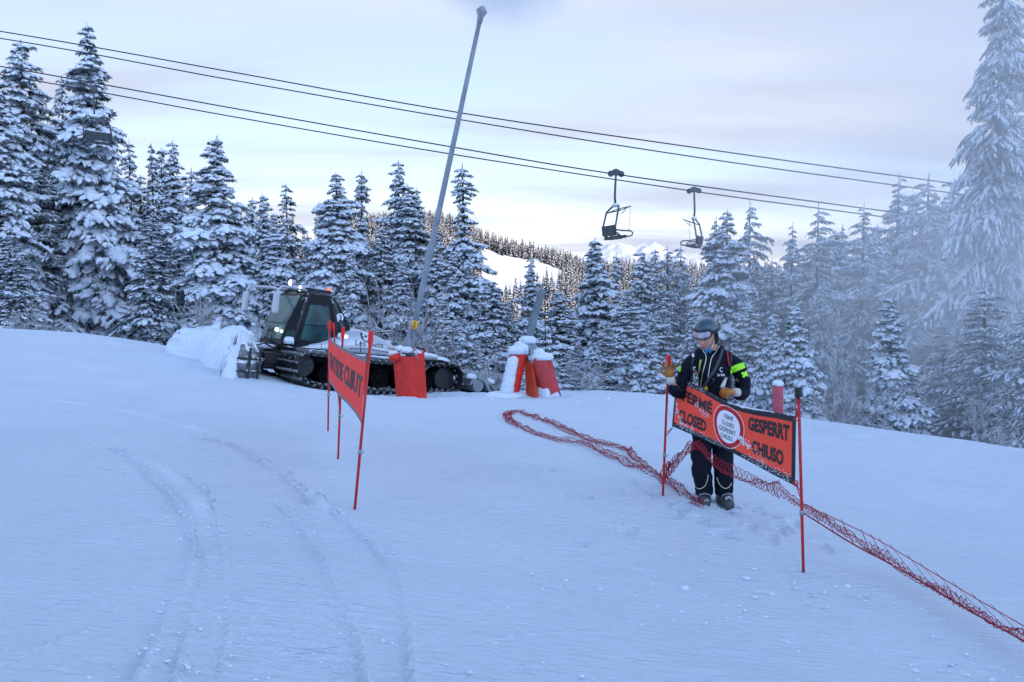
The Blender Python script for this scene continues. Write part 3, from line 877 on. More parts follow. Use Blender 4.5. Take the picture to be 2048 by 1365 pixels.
# far mountain with cliffs
mx_ = np.linspace(-150, 1800, 300); my_ = np.linspace(2900, 3900, 90)
MX, MY = np.meshgrid(mx_, my_)
pxm = CX + MX / 3300 * FPX
row = np.interp(pxm, [1100, 1150, 1200, 1215, 1240, 1262, 1272, 1290, 1312, 1335, 1370, 1430, 1600, 2100], [532, 522, 502, 491, 486, 492, 499, 488, 485, 500, 512, 522, 535, 545])
zt = CZ + (HOR - row) / FPX * 3300
prof_ = np.exp(-((MY - 3350) / 230.0) ** 2)
rid = 1 - np.abs(fbm(MX / 120, MY / 120, 4, 95))
MZ = -60 + (zt + 60) * (prof_ ** .75) + 26 * (rid - .7) * prof_ * (1 - prof_ * .6) + 6 * fbm(MX / 30, MY / 30, 2, 97) * prof_
V = np.stack([MX.ravel(), MY.ravel(), MZ.ravel()], 1)
idx = np.arange(MX.size).reshape(MX.shape)
F = np.stack([idx[:-1, :-1].ravel(), idx[:-1, 1:].ravel(), idx[1:, 1:].ravel(), idx[1:, :-1].ravel()], 1)
M_MTN = mat('hazed_mountain_snow', (.36, .40, .50), rough=.9, nscale=.012, col2=(.66, .68, .74), spec=.1)  # distance haze put into the colour as pale blue-grey
mt = obj_me('mountain', mesh_np('mountain', V, F, M_MTN, smooth=False)); mt['kind'] = 'structure'
del MX, MY, MZ, HX, HY, HZ
# ------------------------------------------------------------------ writing
def text_verts(txt, size=1.0, sx=1.0, bold=0.0, shear=0.0, sub=0):
    """default font as flat triangles: verts (x, y) normalised to height 1 box, faces"""
    cu = bpy.data.curves.new('writing', 'FONT'); cu.body = txt; cu.size = size; cu.offset = bold; cu.shear = shear
    cu.resolution_u = 3
    o = bpy.data.objects.new('writing', cu); C.objects.link(o)
    bpy.context.view_layer.update()
    dg = bpy.context.evaluated_depsgraph_get()
    me = bpy.data.meshes.new_from_object(o.evaluated_get(dg))
    bpy.data.objects.remove(o); bpy.data.curves.remove(cu)
    bm = bmesh.new(); bm.from_mesh(me); bpy.data.meshes.remove(me)
    bmesh.ops.triangulate(bm, faces=bm.faces)
    for _ in range(sub):
        es = [e for e in bm.edges if e.calc_length() > .18]
        if es: bmesh.ops.subdivide_edges(bm, edges=es, cuts=1); bmesh.ops.triangulate(bm, faces=bm.faces)
    vs = [(v.co.x, v.co.y) for v in bm.verts]; fs = [tuple(v.index for v in f.verts) for f in bm.faces]
    bm.free()
    x0 = min(v[0] for v in vs); x1 = max(v[0] for v in vs); y0 = min(v[1] for v in vs); y1 = max(v[1] for v in vs)
    return [((v[0] - x0) / (x1 - x0), (v[1] - y0) / (y1 - y0)) for v in vs], fs

def writing_on(name, items, surf, m, parent, off=.004):
    """items: (text, u0, u1, v0, v1, bold, shear); surf(u, v, off) -> point; v grows downwards"""
    for txt, u0, u1, v0, v1, bold, shear in items:
        vs, fs = text_verts(txt, bold=bold, shear=shear, sub=2)
        mb = MB(); mb.add([surf(u0 + a * (u1 - u0), v1 + b * (v0 - v1), off) for a, b in vs], fs)
        mb.build(name, m, parent)

# ------------------------------------------------------------------ banners between red poles
M_ORANGE = mat('signal_orange_cloth', (1.0, .095, .055), rough=.8, spec=.2, noise=.06, nscale=3, snow=.12, snow_scale=16)
M_ORANGE_L = mat('signal_orange_cloth_clean', (1.0, .07, .055), rough=.8, spec=.2, noise=.08, nscale=3)
M_HEM = mat('frosted_black_hem', (.015, .016, .02), rough=.6, snow=.26, snow_scale=20)
M_HEM_G = mat('grey_hem', (.16, .18, .20), rough=.7, noise=.3, nscale=12)
M_PRINT = mat('black_print', (.02, .018, .022), rough=.6, snow=.1, snow_scale=18)
M_RING = mat('dark_red_print', (.45, .012, .015), rough=.6, snow=.12, snow_scale=16)
M_WHITE = mat('white_print', (.80, .82, .86), rough=.6)
M_FROSTP = mat('clinging_snow', (.80, .86, .94), rough=.9, bump=.6, bscale=40)

def cloth_surface(top, bot, D0, D1, wav, sidex=None):
    """top / bot: photograph points along the edges, left to right; depth D0 .. D1"""
    top = np.array(top, float); bot = np.array(bot, float)
    def t_of(u): return u * D1 / ((1 - u) * D0 + u * D1)
    def seg(a, t):
        s = (a[:, 0] - a[0, 0]) / (a[-1, 0] - a[0, 0])
        return np.interp(t, s, a[:, 0]), np.interp(t, s, a[:, 1])
    def raw(u, v):
        t = min(1, max(0, t_of(u))); D = D0 + (D1 - D0) * u
        xa, ya = seg(top, t); xb, yb = seg(bot, t)
        return P(xa + (xb - xa) * v, ya + (yb - ya) * v, D + wav(u, v))
    def surf(u, v, off=0.0):
        p = raw(u, v)
        if off:
            e = .004
            n = (raw(u + e, v) - raw(u - e, v)).cross(raw(u, v + e) - raw(u, v - e)).normalized()
            if n.y > 0: n = -n
            if sidex is not None and n.x * sidex < 0: n = -n
            p = p + n * off
        return p
    return surf
def cloth(name, surf, nu, nv, mats, cell, parent):
    mb = MB()
    vs = [surf(i / nu, j / nv) for j in range(nv + 1) for i in range(nu + 1)]
    mb.v = [tuple(v) for v in vs]
    for j in range(nv):
        for i in range(nu):
            mb.f.append((j * (nu + 1) + i, (j + 1) * (nu + 1) + i, (j + 1) * (nu + 1) + i + 1, j * (nu + 1) + i + 1))
            mb.m.append(cell((i + .5) / nu, (j + .5) / nv))
    o = mb.build(name, mats, parent, smooth=True)
    s = o.modifiers.new('thick', 'SOLIDIFY'); s.thickness = .003; s.offset = 0
    return o

t2u = lambda t, D0, D1: t * D0 / (D1 + t * (D0 - D1))
bD0, bD1 = 9.22, 7.55
surfB = cloth_surface([(1353, 754), (1378, 764), (1404, 776), (1432, 793), (1461, 808), (1488, 816), (1513, 821), (1557, 826), (1592, 833)],
                      [(1344, 853), (1375, 866), (1408, 880), (1435, 892), (1461, 904), (1490, 919), (1519, 935), (1555, 954), (1590, 972)], bD0, bD1,
                      lambda u, v: .05 * math.sin(PI * u) + .018 * math.sin(9 * u + 2.5 * v) * (1 - v * .5) + .012 * math.sin(23 * u - 4 * v) * math.exp(-4 * v) + .03 * math.exp(-((u - .12 - .25 * v) / .07) ** 2))
ban = thing('banner', 'long frosted orange banner with closed written in four languages, before the helmeted person', 'banner', group='orange banners')
hemB = lambda u, v: 1 if (v < .10 or v > .905 or u < .018 or u > .975) else 0
cloth('cloth', surfB, 120, 42, [M_ORANGE, M_HEM], hemB, ban)
T = lambda a: t2u(a, bD0, bD1)
writing_on('lettering', [('FERM\u00c9', T(.065), T(.31), .145, .42, .04, 0), ('CLOSED', T(.045), T(.272), .60, .84, .045, 0),
                      ('GESPERRT', T(.607), T(.95), .15, .40, .05, 0), ('CHIUSO', T(.645), T(.905), .56, .80, .05, 0)], surfB, M_PRINT, ban, .004)
def blob_uv(cu, cv, ru, rv, n=40, k=1.0):
    pts = []
    for i in range(n):
        a = 2 * PI * i / n
        # rounded road sign outline, a little pinched by folds in the cloth
        m = k * (1 + .03 * math.cos(3 * a + 1))
        pts.append((cu + ru * m * math.cos(a), cv + rv * m * math.sin(a)))
    return pts
def disc_on(name, cu, cv, ru, rv, surf, m, parent, off, inner=None):
    mb = MB(); n = 44
    if inner is None:
        rings = [0.02, .5, 1.0]
    else: rings = [inner, (1 + inner) / 2, 1.0]
    L = []
    for r in rings: L += [surf(p[0], p[1], off) for p in blob_uv(cu, cv, ru, rv, n, r)]
    mb.add(L, [(i * n + j, i * n + (j + 1) % n, (i + 1) * n + (j + 1) % n, (i + 1) * n + j) for i in range(len(rings) - 1) for j in range(n)])
    if inner is None: mb.add(L[:n], [tuple(range(n))])
    return mb.build(name, m, parent, smooth=True)
cu_, cv_ = T(.448), .50
disc_on('round_sign', cu_, cv_, .118, .405, surfB, M_RING, ban, .004)
disc_on('round_sign', cu_, cv_, .096, .335, surfB, M_WHITE, ban, .0065)
disc_on('outline', cu_, cv_, .128, .44, surfB, M_WHITE, ban, .004, inner=.975)
writing_on('lettering', [('FERM\u00c9', cu_ - .034, cu_ + .040, .235, .345, 0, 0), ('CLOSED', cu_ - .050, cu_ + .048, .40, .49, 0, 0),
                         ('GESPERRT', cu_ - .072, cu_ + .066, .535, .63, 0, 0), ('CHIUSO', cu_ - .055, cu_ + .045, .675, .77, 0, 0)], surfB, M_PRINT, ban, .009)
# snow sticking along the creases of the cloth
def cling(surf, spots, parent, seed, off=.005):
    mb = MB(); r = random.Random(seed)
    for u0, v0, u1, v1, n, s in spots:
        for _ in range(n):
            t = r.random(); u = u0 + (u1 - u0) * t + r.gauss(0, .008); v = v0 + (v1 - v0) * t + r.gauss(0, .03)
            k = s * r.uniform(.3, 1.2); m_ = 5
            if not (0 < u < 1 and 0 < v < 1): continue
            c = [surf(u, v, off + .004)]
            ring = [surf(u + k * .42 * math.cos(2 * PI * q / m_ + r.random()) * r.uniform(.5, 1.2), v + k * 1.6 * math.sin(2 * PI * q / m_) * r.uniform(.5, 1.2), off) for q in range(m_)]
            mb.add(c + ring, [(0, 1 + q, 1 + (q + 1) % m_) for q in range(m_)])
    return mb.build('clinging_snow', M_FROSTP, parent, smooth=True)
cling(surfB, [(.02, .52, .09, .90, 60, .011), (.09, .86, .2, .9, 40, .010), (.20, .36, .30, .50, 50, .009), (.02, .15, .03, .8, 60, .006), (.555, .60, .67, .70, 60, .018), (.66, .66, .80, .86, 50, .007),
              (.66, .89, .97, .87, 80, .007), (.03, .03, .28, .05, 90, .007), (.03, .93, .45, .95, 240, .006), (.62, .95, .97, .95, 180, .007), (.1, .1, .9, .9, 60, .004), (.27, .42, .33, .5, 30, .009)], ban, 3)
M_CORD = mat('red_cord', (.42, .02, .04), rough=.7)
def cord(pts, r=.004, parent=None, m=None, name='cord'):
    mb = MB(); mb.tube(pts, r, 6); return mb.build(name, m or M_CORD, parent, smooth=True)
# ring eyes and tie cords at the corners
for pts in ([(1593, 836, 7.5), (1591, 812, 7.47), (1598, 792, 7.42)], [(1593, 836, 7.5), (1597, 815, 7.5), (1600, 795, 7.42)],
            [(1591, 966, 7.5), (1597, 985, 7.46), (1604, 1004, 7.42)], [(1591, 966, 7.5), (1600, 982, 7.46), (1606, 1006, 7.42)],
            [(1345, 856, 9.2), (1338, 862, 9.25), (1330, 868, 9.33)], [(1345, 856, 9.2), (1336, 869, 9.25), (1330, 872, 9.33)],
            [(1353, 757, 9.2), (1347, 745, 9.2), (1341, 726, 9.3)]):
    cord([P(*p) for p in pts], .0045, ban)
for px, py, D in ((1593, 836, 7.5), (1591, 967, 7.5)):
    mb = MB(); p = P(px, py, D)
    mb.tube([p + Vector((.018 * math.cos(a), -.006, .022 * math.sin(a))) for a in np.linspace(0, 2 * PI, 13)], .006, 6)
    mb.build('eyelet', M_RED_POLE, ban, smooth=True)

def red_pole(px0, py0, px1, py1, D, label, cap='square', D1=None, r=.0125, group='red slalom-style poles'):
    b = P(px0, py0, D)
    zg = g1(b.x, b.y)
    tp = P(px1, py1, D if D1 is None else D1)
    t = thing('red_pole', label, 'pole', b, group=group)
    d = tp - b
    mb = MB(); mb.tube([Vector((0, 0, 0)) - d * .12, d * .25, d * .5, d * .97], [r * .95, r, r, r * 1.05], 10); mb.build('shaft', M_RED_POLE, t, smooth=True)
    # hook collar part way up the shaft
    mb = MB(); c = d * .34; mb.tube([c - d.normalized() * .02, c + d.normalized() * .02], r * 1.5, 10); mb.tube([c, c + Vector((.035, -.012, -.004)), c + Vector((.042, -.014, .012))], .003, 5)
    mb.build('collar', M_STEEL, t, smooth=True)
    R = d.to_track_quat('Z', 'Y').to_matrix()
    mb = MB()
    if cap == 'square':
        mb.box(d - d.normalized() * .03, (.042, .042, .11), R, .92)
        mb.tube([d - d.normalized() * .11, d - d.normalized() * .05], r * 1.35, 10)
        mb.build('cap', M_CAPRED, t, bevel=.006)
    else:
        mb.box(d - d.normalized() * .02, (.05, .05, .08), R, .8); mb.box(d - d.normalized() * .055 + Vector((-.02, -.02, 0)), (.02, .02, .03), R)
        mb.build('cap', M_BLACK, t, bevel=.006)
    return t
M_CAPRED = mat('bright_red_cap', (.75, .02, .02), rough=.4)
red_pole(1325, 1010, 1337, 716, 9.35, 'thin red pole beside the raised glove, left end of the four-language banner', 'square', 9.3)
red_pole(1607, 1150, 1597, 780, 7.40, 'red pole with a black cap, right end of the four-language banner', 'black', 7.35)
red_pole(709, 1025, 742, 668, 7.65, 'nearest and tallest of the leaning red poles, right end of the foreshortened banner', 'square')
red_pole(676, 921, 686, 659, 10.46, 'second nearest red pole on the left, standing behind the middle of the foreshortened banner', 'square')
red_pole(656, 864, 659, 646, 12.6, 'red pole at the far left end of the foreshortened banner', 'square')
red_pole(680, 832, 667, 649, 15.2, 'farthest of the left red poles, mostly hidden by the foreshortened banner', 'square')

# second banner, seen almost end on
lD0, lD1 = 12.45, 7.75
surfL = cloth_surface([(658, 672), (664, 681), (676, 690), (690, 698), (712, 709), (733, 718)], [(658, 764), (664, 772), (677, 791), (693, 806), (710, 826), (722, 845)], lD0, lD1,
                      lambda u, v: .06 * math.sin(PI * u) + .035 * math.sin(11 * u + 2 * v) * v + .02 * math.sin(29 * u + 3 * v) * .6, sidex=-1)
banL = thing('banner', 'orange banner seen nearly edge-on between leaning red poles, with slanted black writing', 'banner', group='orange banners')
cloth('cloth', surfL, 110, 34, [M_ORANGE_L, M_HEM_G], lambda u, v: 1 if (v < .065 or v > .945) else 0, banL)
writing_on('lettering', [('ENTSDE CLIIUT', .05, .97, .30, .67, .03, 0)], surfL, M_PRINT, banL, .006)
for pts in ([(733, 722, 7.75), (738, 700, 7.7), (741, 690, 7.66)], [(722, 842, 7.75), (724, 850, 7.7), (725, 860, 7.66)], [(658, 676, 12.4), (659, 665, 12.5)]):
    cord([P(*p) for p in pts], .005, banL)

# ------------------------------------------------------------------ red safety net
M_NET = mat('red_net_cord', (.36, .012, .03), rough=.7, noise=.3, nscale=30, snow=.04, snow_scale=60)
def edges_to_tubes(A, B, r, n=3):
    d = B - A; l = np.linalg.norm(d, axis=1, keepdims=True) + 1e-9; d = d / l
    a = np.where(np.abs(d[:, 2:3]) < .9, np.array([[0, 0, 1.0]]), np.array([[1.0, 0, 0]]))
    u = np.cross(d, a); u /= np.linalg.norm(u, axis=1, keepdims=True); w = np.cross(d, u)
    Vs = []
    for P_ in (A, B):
        for j in range(n):
            an = 2 * PI * j / n; Vs.append(P_ + (u * math.cos(an) + w * math.sin(an)) * r)
    V = np.stack(Vs, 1).reshape(-1, 3); m = len(A); base = np.arange(m)[:, None] * 2 * n
    F = np.concatenate([base + np.array([[j, (j + 1) % n, n + (j + 1) % n, n + j]]) for j in range(n)])
    return V, F
def resample(P3, step):
    P3 = catmull(P3, 10); s = np.r_[0, np.cumsum(np.linalg.norm(np.diff(P3, axis=0), axis=1))]
    q = np.arange(0, s[-1], step)
    return np.stack([np.interp(q, s, P3[:, i]) for i in range(3)], 1), q
def net_run(out, pts, wid, hgt, seed, cell=.045, n=10, r=.0021, ground=True, edge=True):
    """a bunched run of knotted net: n meshes across a crumpled cross section following pts"""
    c, q = resample(pts, cell * .5)
    rng = np.random.default_rng(seed)
    k = len(c)
    t = np.gradient(c, axis=0); t /= np.linalg.norm(t, axis=1, keepdims=True)
    u = np.cross(t, [0, 0, 1.0]); u /= np.linalg.norm(u, axis=1, keepdims=True)
    j = np.arange(n) / (n - 1)
    W = wid(q) if callable(wid) else np.full(k, wid); Hh = hgt(q) if callable(hgt) else np.full(k, hgt)
    wob = lambda sc, sd: vnoise(q / sc + 31 * sd, q * 0 + sd, 200 + seed)
    fold = np.stack([np.sin(j * PI * 2.3 + 2.5 * wob(.35, 1)[i] + 1.0 * math.sin(q[i] * 3)) for i in range(k)])
    lat = (j[None, :] - .5) * W[:, None] * (1 + .3 * wob(.2, 2)[:, None]) + rng.normal(0, .006, (k, n))
    ht = (fold * .5 + .5) * Hh[:, None] * (1 + .4 * wob(.15, 3)[:, None]) + rng.normal(0, .006, (k, n))
    N = c[:, None, :] + u[:, None, :] * lat[:, :, None] + np.array([0, 0, 1.0]) * ht[:, :, None]
    if ground:
        gz = G(N[..., 0], N[..., 1]) + .012
        N[..., 2] = np.maximum(N[..., 2], gz)
    A, B = [], []
    for jj in range(n - 1):
        st = np.arange(jj % 2, k - 1, 2)
        A.append(N[st, jj]); B.append(N[st + 1, jj + 1])
        st2 = np.arange((jj + 1) % 2, k - 1, 2)
        A.append(N[st2 + 1, jj]) if False else A.append(N[st2, jj + 1]); B.append(N[st2 + 1, jj]) if False else B.append(N[st2 + 1, jj])
    V, F = edges_to_tubes(np.concatenate(A), np.concatenate(B), r); out.add(V, F)
    if edge:
        for jj in (0, n - 1):
            V, F = edges_to_tubes(N[:-1, jj], N[1:, jj], r * 1.7, 4); out.add(V, F)
def gp(px, py, h=.01):
    p = ground_hit(px, py); return np.array([p.x, p.y, p.z + h])
net = NP()
net_run(net, [gp(1255, 903), gp(1215, 893), gp(1170, 880), gp(1120, 858), gp(1075, 840), gp(1035, 828), gp(1018, 831)], .10, .06, 1)
net_run(net, [gp(1018, 829), gp(1016, 842), gp(1050, 862), gp(1100, 880), gp(1165, 892), gp(1215, 915), gp(1265, 938), gp(1320, 962), gp(1350, 980), gp(1385, 1008), gp(1412, 1018)], .12, .06, 2)
net_run(net, [gp(1253, 900), gp(1266, 918), gp(1295, 942), gp(1325, 963)], .09, .05, 3)
n1 = obj_me('safety_net', mesh_np('safety_net', *net.get(), M_NET))
tag(n1, 'crumpled red safety net lying in a long loop on the snow up to the boots', 'net')
def hug(px, py, k=.965):
    h = ground_hit(px, py + 14); return P(px, py, h.y * k)
net = NP()
net_run(net, [gp(1322, 972), np.array(P(1345, 945, 9.3)), np.array(P(1372, 912, 9.05)), np.array(P(1388, 902, 8.85)), np.array(P(1405, 905, 8.8)), np.array(P(1425, 930, 8.8)), np.array(P(1450, 948, 8.8)), np.array(P(1500, 968, 8.7)), np.array(P(1560, 1000, 8.3))],
        .05, lambda q: np.full(len(q), .12), 4, cell=.042, n=9, ground=False)
net_run(net, [np.array(P(1560, 996, 8.3)), np.array(P(1605, 1020, 8.0)), np.array(P(1700, 1080, 7.2)), np.array(hug(1800, 1142)), np.array(hug(1900, 1202)), np.array(hug(2000, 1258)), np.array(hug(2130, 1332))],
        .04, lambda q: .08 - .007 * q, 5, cell=.05, n=6, ground=False, r=.002)
# the tight bottom rope and the upper edge of the stretched part
lo = [P(1600, 1022, 7.9), P(1700, 1085, 7.2), hug(1780, 1128), hug(1850, 1168), hug(1950, 1228), hug(2047, 1282), hug(2130, 1330)]
up = [P(1600, 1006, 7.85), P(1700, 1052, 7.15), hug(1780, 1094, .94), hug(1850, 1136, .94), hug(1950, 1196, .94), hug(2047, 1252, .94), hug(2130, 1300, .94)]
cl, _ = resample(np.array([list(p) for p in lo]), .11); cu2, _ = resample(np.array([list(p) for p in up]), .11)
V, F = edges_to_tubes(cl[:-1], cl[1:], .007, 5); net.add(V, F)
V, F = edges_to_tubes(cu2[:-1], cu2[1:], .004, 5); net.add(V, F)
kk = min(len(cl), len(cu2)); s_ = np.arange(0, kk - 2, 2)
mid = (cl[s_ + 1] + cu2[s_]) / 2 + np.array([0, -.02, -.01])
for A, B in ((cu2[s_] + [0, 0, .02], mid), (mid, cl[s_ + 1])):
    V, F = edges_to_tubes(A, B, .0028, 4); net.add(V, F)
n2 = obj_me('safety_net', mesh_np('safety_net', *net.get(), M_NET))
tag(n2, 'red safety net strand lifted across the trousers and stretched to the lower right', 'net')

# ------------------------------------------------------------------ snow guns
def snow_cap(mb_c, r, h, sc=(1, 1), seed=0, lump=.12):
    """a rounded cushion of snow, numpy mesh"""
    rng = np.random.default_rng(abs(int(seed))); n, k = 22, 9
    V = []
    for i in range(k):
        f = i / (k - 1); rr = math.sin(f * PI * .5 + .02) ** .7 if i < k - 1 else .94
        z = h * (math.cos(f * PI * .5) ** .7) if i < k - 1 else -h * .22
        for j in range(n):
            a = 2 * PI * j / n; m = 1 + lump * math.sin(2 * a + seed) * f + lump * .5 * math.sin(5 * a + 2 * seed) * f + rng.normal(0, .02)
            V.append((mb_c[0] + r * sc[0] * rr * m * math.cos(a), mb_c[1] + r * sc[1] * rr * m * math.sin(a), mb_c[2] + z + rng.normal(0, .01 * h)))
    F = [(i * n + j, i * n + (j + 1) % n, (i + 1) * n + (j + 1) % n, (i + 1) * n + j) for i in range(k - 1) for j in range(n)]
    F.append(tuple(range((k - 1) * n, k * n))); F.append(tuple(range(n))[::-1])
    return V, F
def shell(mb, base, top, rad, a0, a1, th=.05, n=14, notch=None, R0=0.0, k=6):
    """curved padding shell round the axis base-top, covering angles a0..a1"""
    base, top = Vector(base), Vector(top)
    rings = []
    for i in range(k + 1):
        f = i / k; c = base.lerp(top, f)
        for s in (0, 1):
            row = []
            for j in range(n + 1):
                a = math.radians(a0 + (a1 - a0) * j / n); r = rad - s * th
                z = notch(j / n) * (1 - f) if notch else 0
                row.append(c + Vector((r * math.cos(a), r * math.sin(a), z)))
            rings.append(row)
    m = n + 1
    vs = [v for r in rings for v in r]; fs = []
    for i in range(k):
        for j in range(n):
            o = 2 * i * m; fs.append((o + j, o + j + 1, o + 2 * m + j + 1, o + 2 * m + j)); o += m; fs.append((o + j + 1, o + j, o + 2 * m + j, o + 2 * m + j + 1))
        for j in (0, n):
            o = 2 * i * m; fs.append((o + j, o + m + j, o + 3 * m + j, o + 2 * m + j))
    for i in (0, k):
        o = 2 * i * m
        for j in range(n): fs.append((o + j, o + m + j, o + m + j + 1, o + j + 1))
    mb.add(vs, fs)
bp_ = P(823, 795, 23.3); gun = thing('snow_gun', 'snow gun with a very tall slanted lance and red padded base beside the groomer', 'snow gun', bp_, group='snow guns')
rel = lambda px, py, D, o=bp_: P(px, py, D) - o
a, b = rel(818, 702, 23.5), rel(959, 44, 23.0)
mb = MB(); mb.tube([a.lerp(b, t) for t in (0, .2, .5, .8, 1)], [.085, .08, .072, .062, .055], 14); mb.build('lance', M_LANCE if 'M_LANCE' in globals() else mat('lance_aluminium', (.24, .28, .31), rough=.5, metal=.3, noise=.12, nscale=3), gun, smooth=True)
mb = MB(); d = (b - a).normalized(); R = d.to_track_quat('Z', 'Y').to_matrix()
mb.lathe([(.055, -.05), (.075, 0), (.075, .12), (.10, .16), (.11, .3), (.07, .36), (.02, .38)], b, 14, R)
for q in range(6):
    an = q * PI / 3; off = R @ Vector((.11 * math.cos(an), .11 * math.sin(an), .24)); mb.tube([b + off * .6, b + off * 1.15], .022, 8)
mb.build('nozzle_head', M_STEEL, gun, smooth=True)
# upright mast, jack and bracket inside the padding
mb = MB()
mb.tube([Vector((0, .25, -.6)), Vector((-.02, .25, 1.25))], .11, 14)
mb.box(a + Vector((-.05, 0, .08)), (.22, .20, .52), Euler((0, .2, 0)).to_matrix())
mb.box(a + Vector((.02, -.02, .5)), (.10, .14, .5), Euler((0, .2, 0)).to_matrix())
mb.tube([a + Vector((-.32, .1, -.15)), a + Vector((-.25, .1, .1)), a + Vector((-.02, 0, .32))], .035, 8)
mb.tube([a + Vector((.05, -.12, -.1)), a + Vector((.13, -.12, .2)), a + Vector((.16, -.1, .5))], .02, 8)
mb.build('mast', M_STEEL, gun, bevel=.01)
mb = MB(); st = a.lerp(b, .083); mb.tube([st - d * .11, st + d * .11], .088, 14)
mb.build('yellow_sticker', mat('yellow_sticker', (.80, .42, .02), rough=.5, noise=.2, nscale=20), gun, smooth=True)
mb = MB(); mb.cur = 0
for q, s in enumerate((-.05, 0.02, .06)):
    mb.box(st + d * s + Vector((0, -.0885, 0)) , (.09 - .02 * q, .004, .02), Euler((0, .2, 0)).to_matrix())
mb.build('sticker_print', M_PRINT, gun)
notch = lambda f: .10 * max(0, math.sin(f * 7.5)) * (f > .25) + .02 * math.sin(f * 31)
c0, c1 = rel(829, 800, 23.4), rel(818, 712, 23.4)
mb = MB(); shell(mb, c0 + Vector((-.06, 0, 0)), c1 + Vector((-.02, 0, .0)), .40, 190, 300, .05, 16, notch); mb.build('padding', M_RED_PAD, gun, smooth=False, bevel=.01)
mb = MB()
pr = [(c0 + Vector((.13, -.30, .04))), (c0 + Vector((.33, -.02, -.02)))]; pt = [(c1 + Vector((.19, -.33, .0))), (c1 + Vector((.40, -.03, .16)))]
nn = Vector((.045, -.03, 0))
mb.add([pr[0], pr[1], pt[1], pt[0], pr[0] - nn, pr[1] - nn, pt[1] - nn, pt[0] - nn], [(0, 1, 2, 3), (7, 6, 5, 4), (0, 4, 5, 1), (1, 5, 6, 2), (2, 6, 7, 3), (3, 7, 4, 0)])
mb.build('padding', M_RED_PAD, gun, bevel=.012)
mb = MB(); mb.tube([rel(783, 718, 23.15), rel(797, 714, 23.0)], .10, 12); mb.build('padding_roll', M_RED_PAD, gun, smooth=True)
mb = MB()
for px, py, r, h, sd in ((788, 709, .13, .09, 1), (803, 712, .10, .06, 2), (812, 703, .17, .12, 3), (835, 706, .12, .05, 4), (800, 700, .09, .12, 6)):
    mb = MB(); V_, F_ = snow_cap(rel(px, py, 23.25), r, h, (1, 1), sd); mb.add(V_, F_); mb.build('snow_cap', M_SNOW, gun, smooth=True)
mb = MB(); mb.tube([rel(829, 692, 23), rel(833, 705, 22.9), rel(838, 724, 22.9), rel(836, 720, 22.9)], .012, 6); mb.build('strap', mat('faded_pink_strap', (.62, .25, .25), rough=.8), gun, smooth=True)

bp2 = P(1060, 798, 25); gun2 = thing('snow_gun', 'snow-capped snow gun with its grey lance folded short, between three red pads', 'snow gun', bp2, group='snow guns')
r2 = lambda px, py, D=25: P(px, py, D) - bp2
M_RED_DULL = mat('weathered_red_pad', (.50, .05, .05), rough=.6, noise=.15, nscale=5, snow=.05)
M_RED_OR = mat('orange_red_pad', (.50, .05, .015), rough=.5, noise=.1, nscale=5)
mb = MB(); shell(mb, r2(1019, 796), r2(1038, 703), .24, 205, 385, .05, 14); mb.build('padding', M_RED_PAD, gun2, smooth=False, bevel=.01)
mb = MB()
q0, q1, q2 = r2(1052, 796, 24.9), r2(1073, 806, 24.4), r2(1079, 800, 24.6)
u0_, u1_, u2_ = r2(1049, 722, 25), r2(1063, 728, 24.8), r2(1066, 722, 24.9)
mb.add([q0, q1, q2, u2_, u1_, u0_], [(0, 1, 4, 5), (1, 2, 3, 4), (2, 0, 5, 3), (0, 2, 1), (3, 5, 4)]); mb.build('padding', M_RED_OR, gun2, bevel=.015)
mb = MB(); shell(mb, r2(1101, 800), r2(1081, 716), .30, 180, 380, .05, 16, lambda f: .25 * math.exp(-((f - .62) / .25) ** 2)); mb.build('padding', M_RED_DULL, gun2, smooth=False, bevel=.01)
mb = MB(); mb.tube([r2(1060, 800, 25.1), r2(1060, 690, 25.1)], .12, 14); mb.box(r2(1057, 690), (.42, .35, .22)); mb.box(r2(1064, 708, 24.9), (.12, .2, .5), Euler((0, -.12, 0)).to_matrix(), .8)
mb.box(r2(1047, 706), (.3, .12, .08), Euler((0, .5, 0)).to_matrix())
mb.build('mast', M_STEEL, gun2, bevel=.015)
mb = MB(); A_, B_ = r2(1054, 690), r2(1086, 580)
d = (B_ - A_); R = Matrix((Vector((1, 0, -.3)).normalized(), Vector((0, 1, 0)), d.normalized())).transposed(); 
xa = Vector((0, 1, 0)).cross(d.normalized()).normalized(); R = Matrix((xa, Vector((0, 1, 0)), d.normalized())).transposed()
mb.box(A_ + d * .52, (.17, .22, d.length), R); mb.box(A_ + d * .2, (.27, .12, d.length * .42), R, 1.0, .6)
mb.box(A_ + d * .66 + xa * -.10, (.03, .24, d.length * .62), R)
mb.build('lance', mat('grey_lance', (.17, .22, .23), rough=.5, metal=.3, noise=.2, nscale=4, snow=.05), gun2, bevel=.012)
mb = MB(); mb.tube([r2(1090, 580), r2(1090, 640), r2(1092, 720)], .012, 5); mb.build('cord', M_CABLE, gun2, smooth=True)
mb = MB()
for px, py, r, h, sc_, sd in ((1037, 705, .27, .20, (1, 1), 1), (1043, 700, .20, .24, (1, 1), 9), (1082, 717, .31, .17, (1, 1), 2), (1076, 712, .20, .22, (1, 1), 10), (1056, 684, .21, .17, (1.1, 1), 3), (1046, 695, .14, .2, (1, 1), 4), (1068, 706, .09, .26, (1, 1), 5), (1012, 796, .5, .18, (1.2, 1), 7), (1094, 800, .30, .50, (1, 1), 8), (1112, 804, .6, .14, (1.4, 1), 11)):
    mb = MB(); V_, F_ = snow_cap(r2(px, py, 24.95), r, h, sc_, sd, .16); mb.add(V_, F_); mb.build('snow_cap', M_SNOW, gun2, smooth=True)
mb = MB()
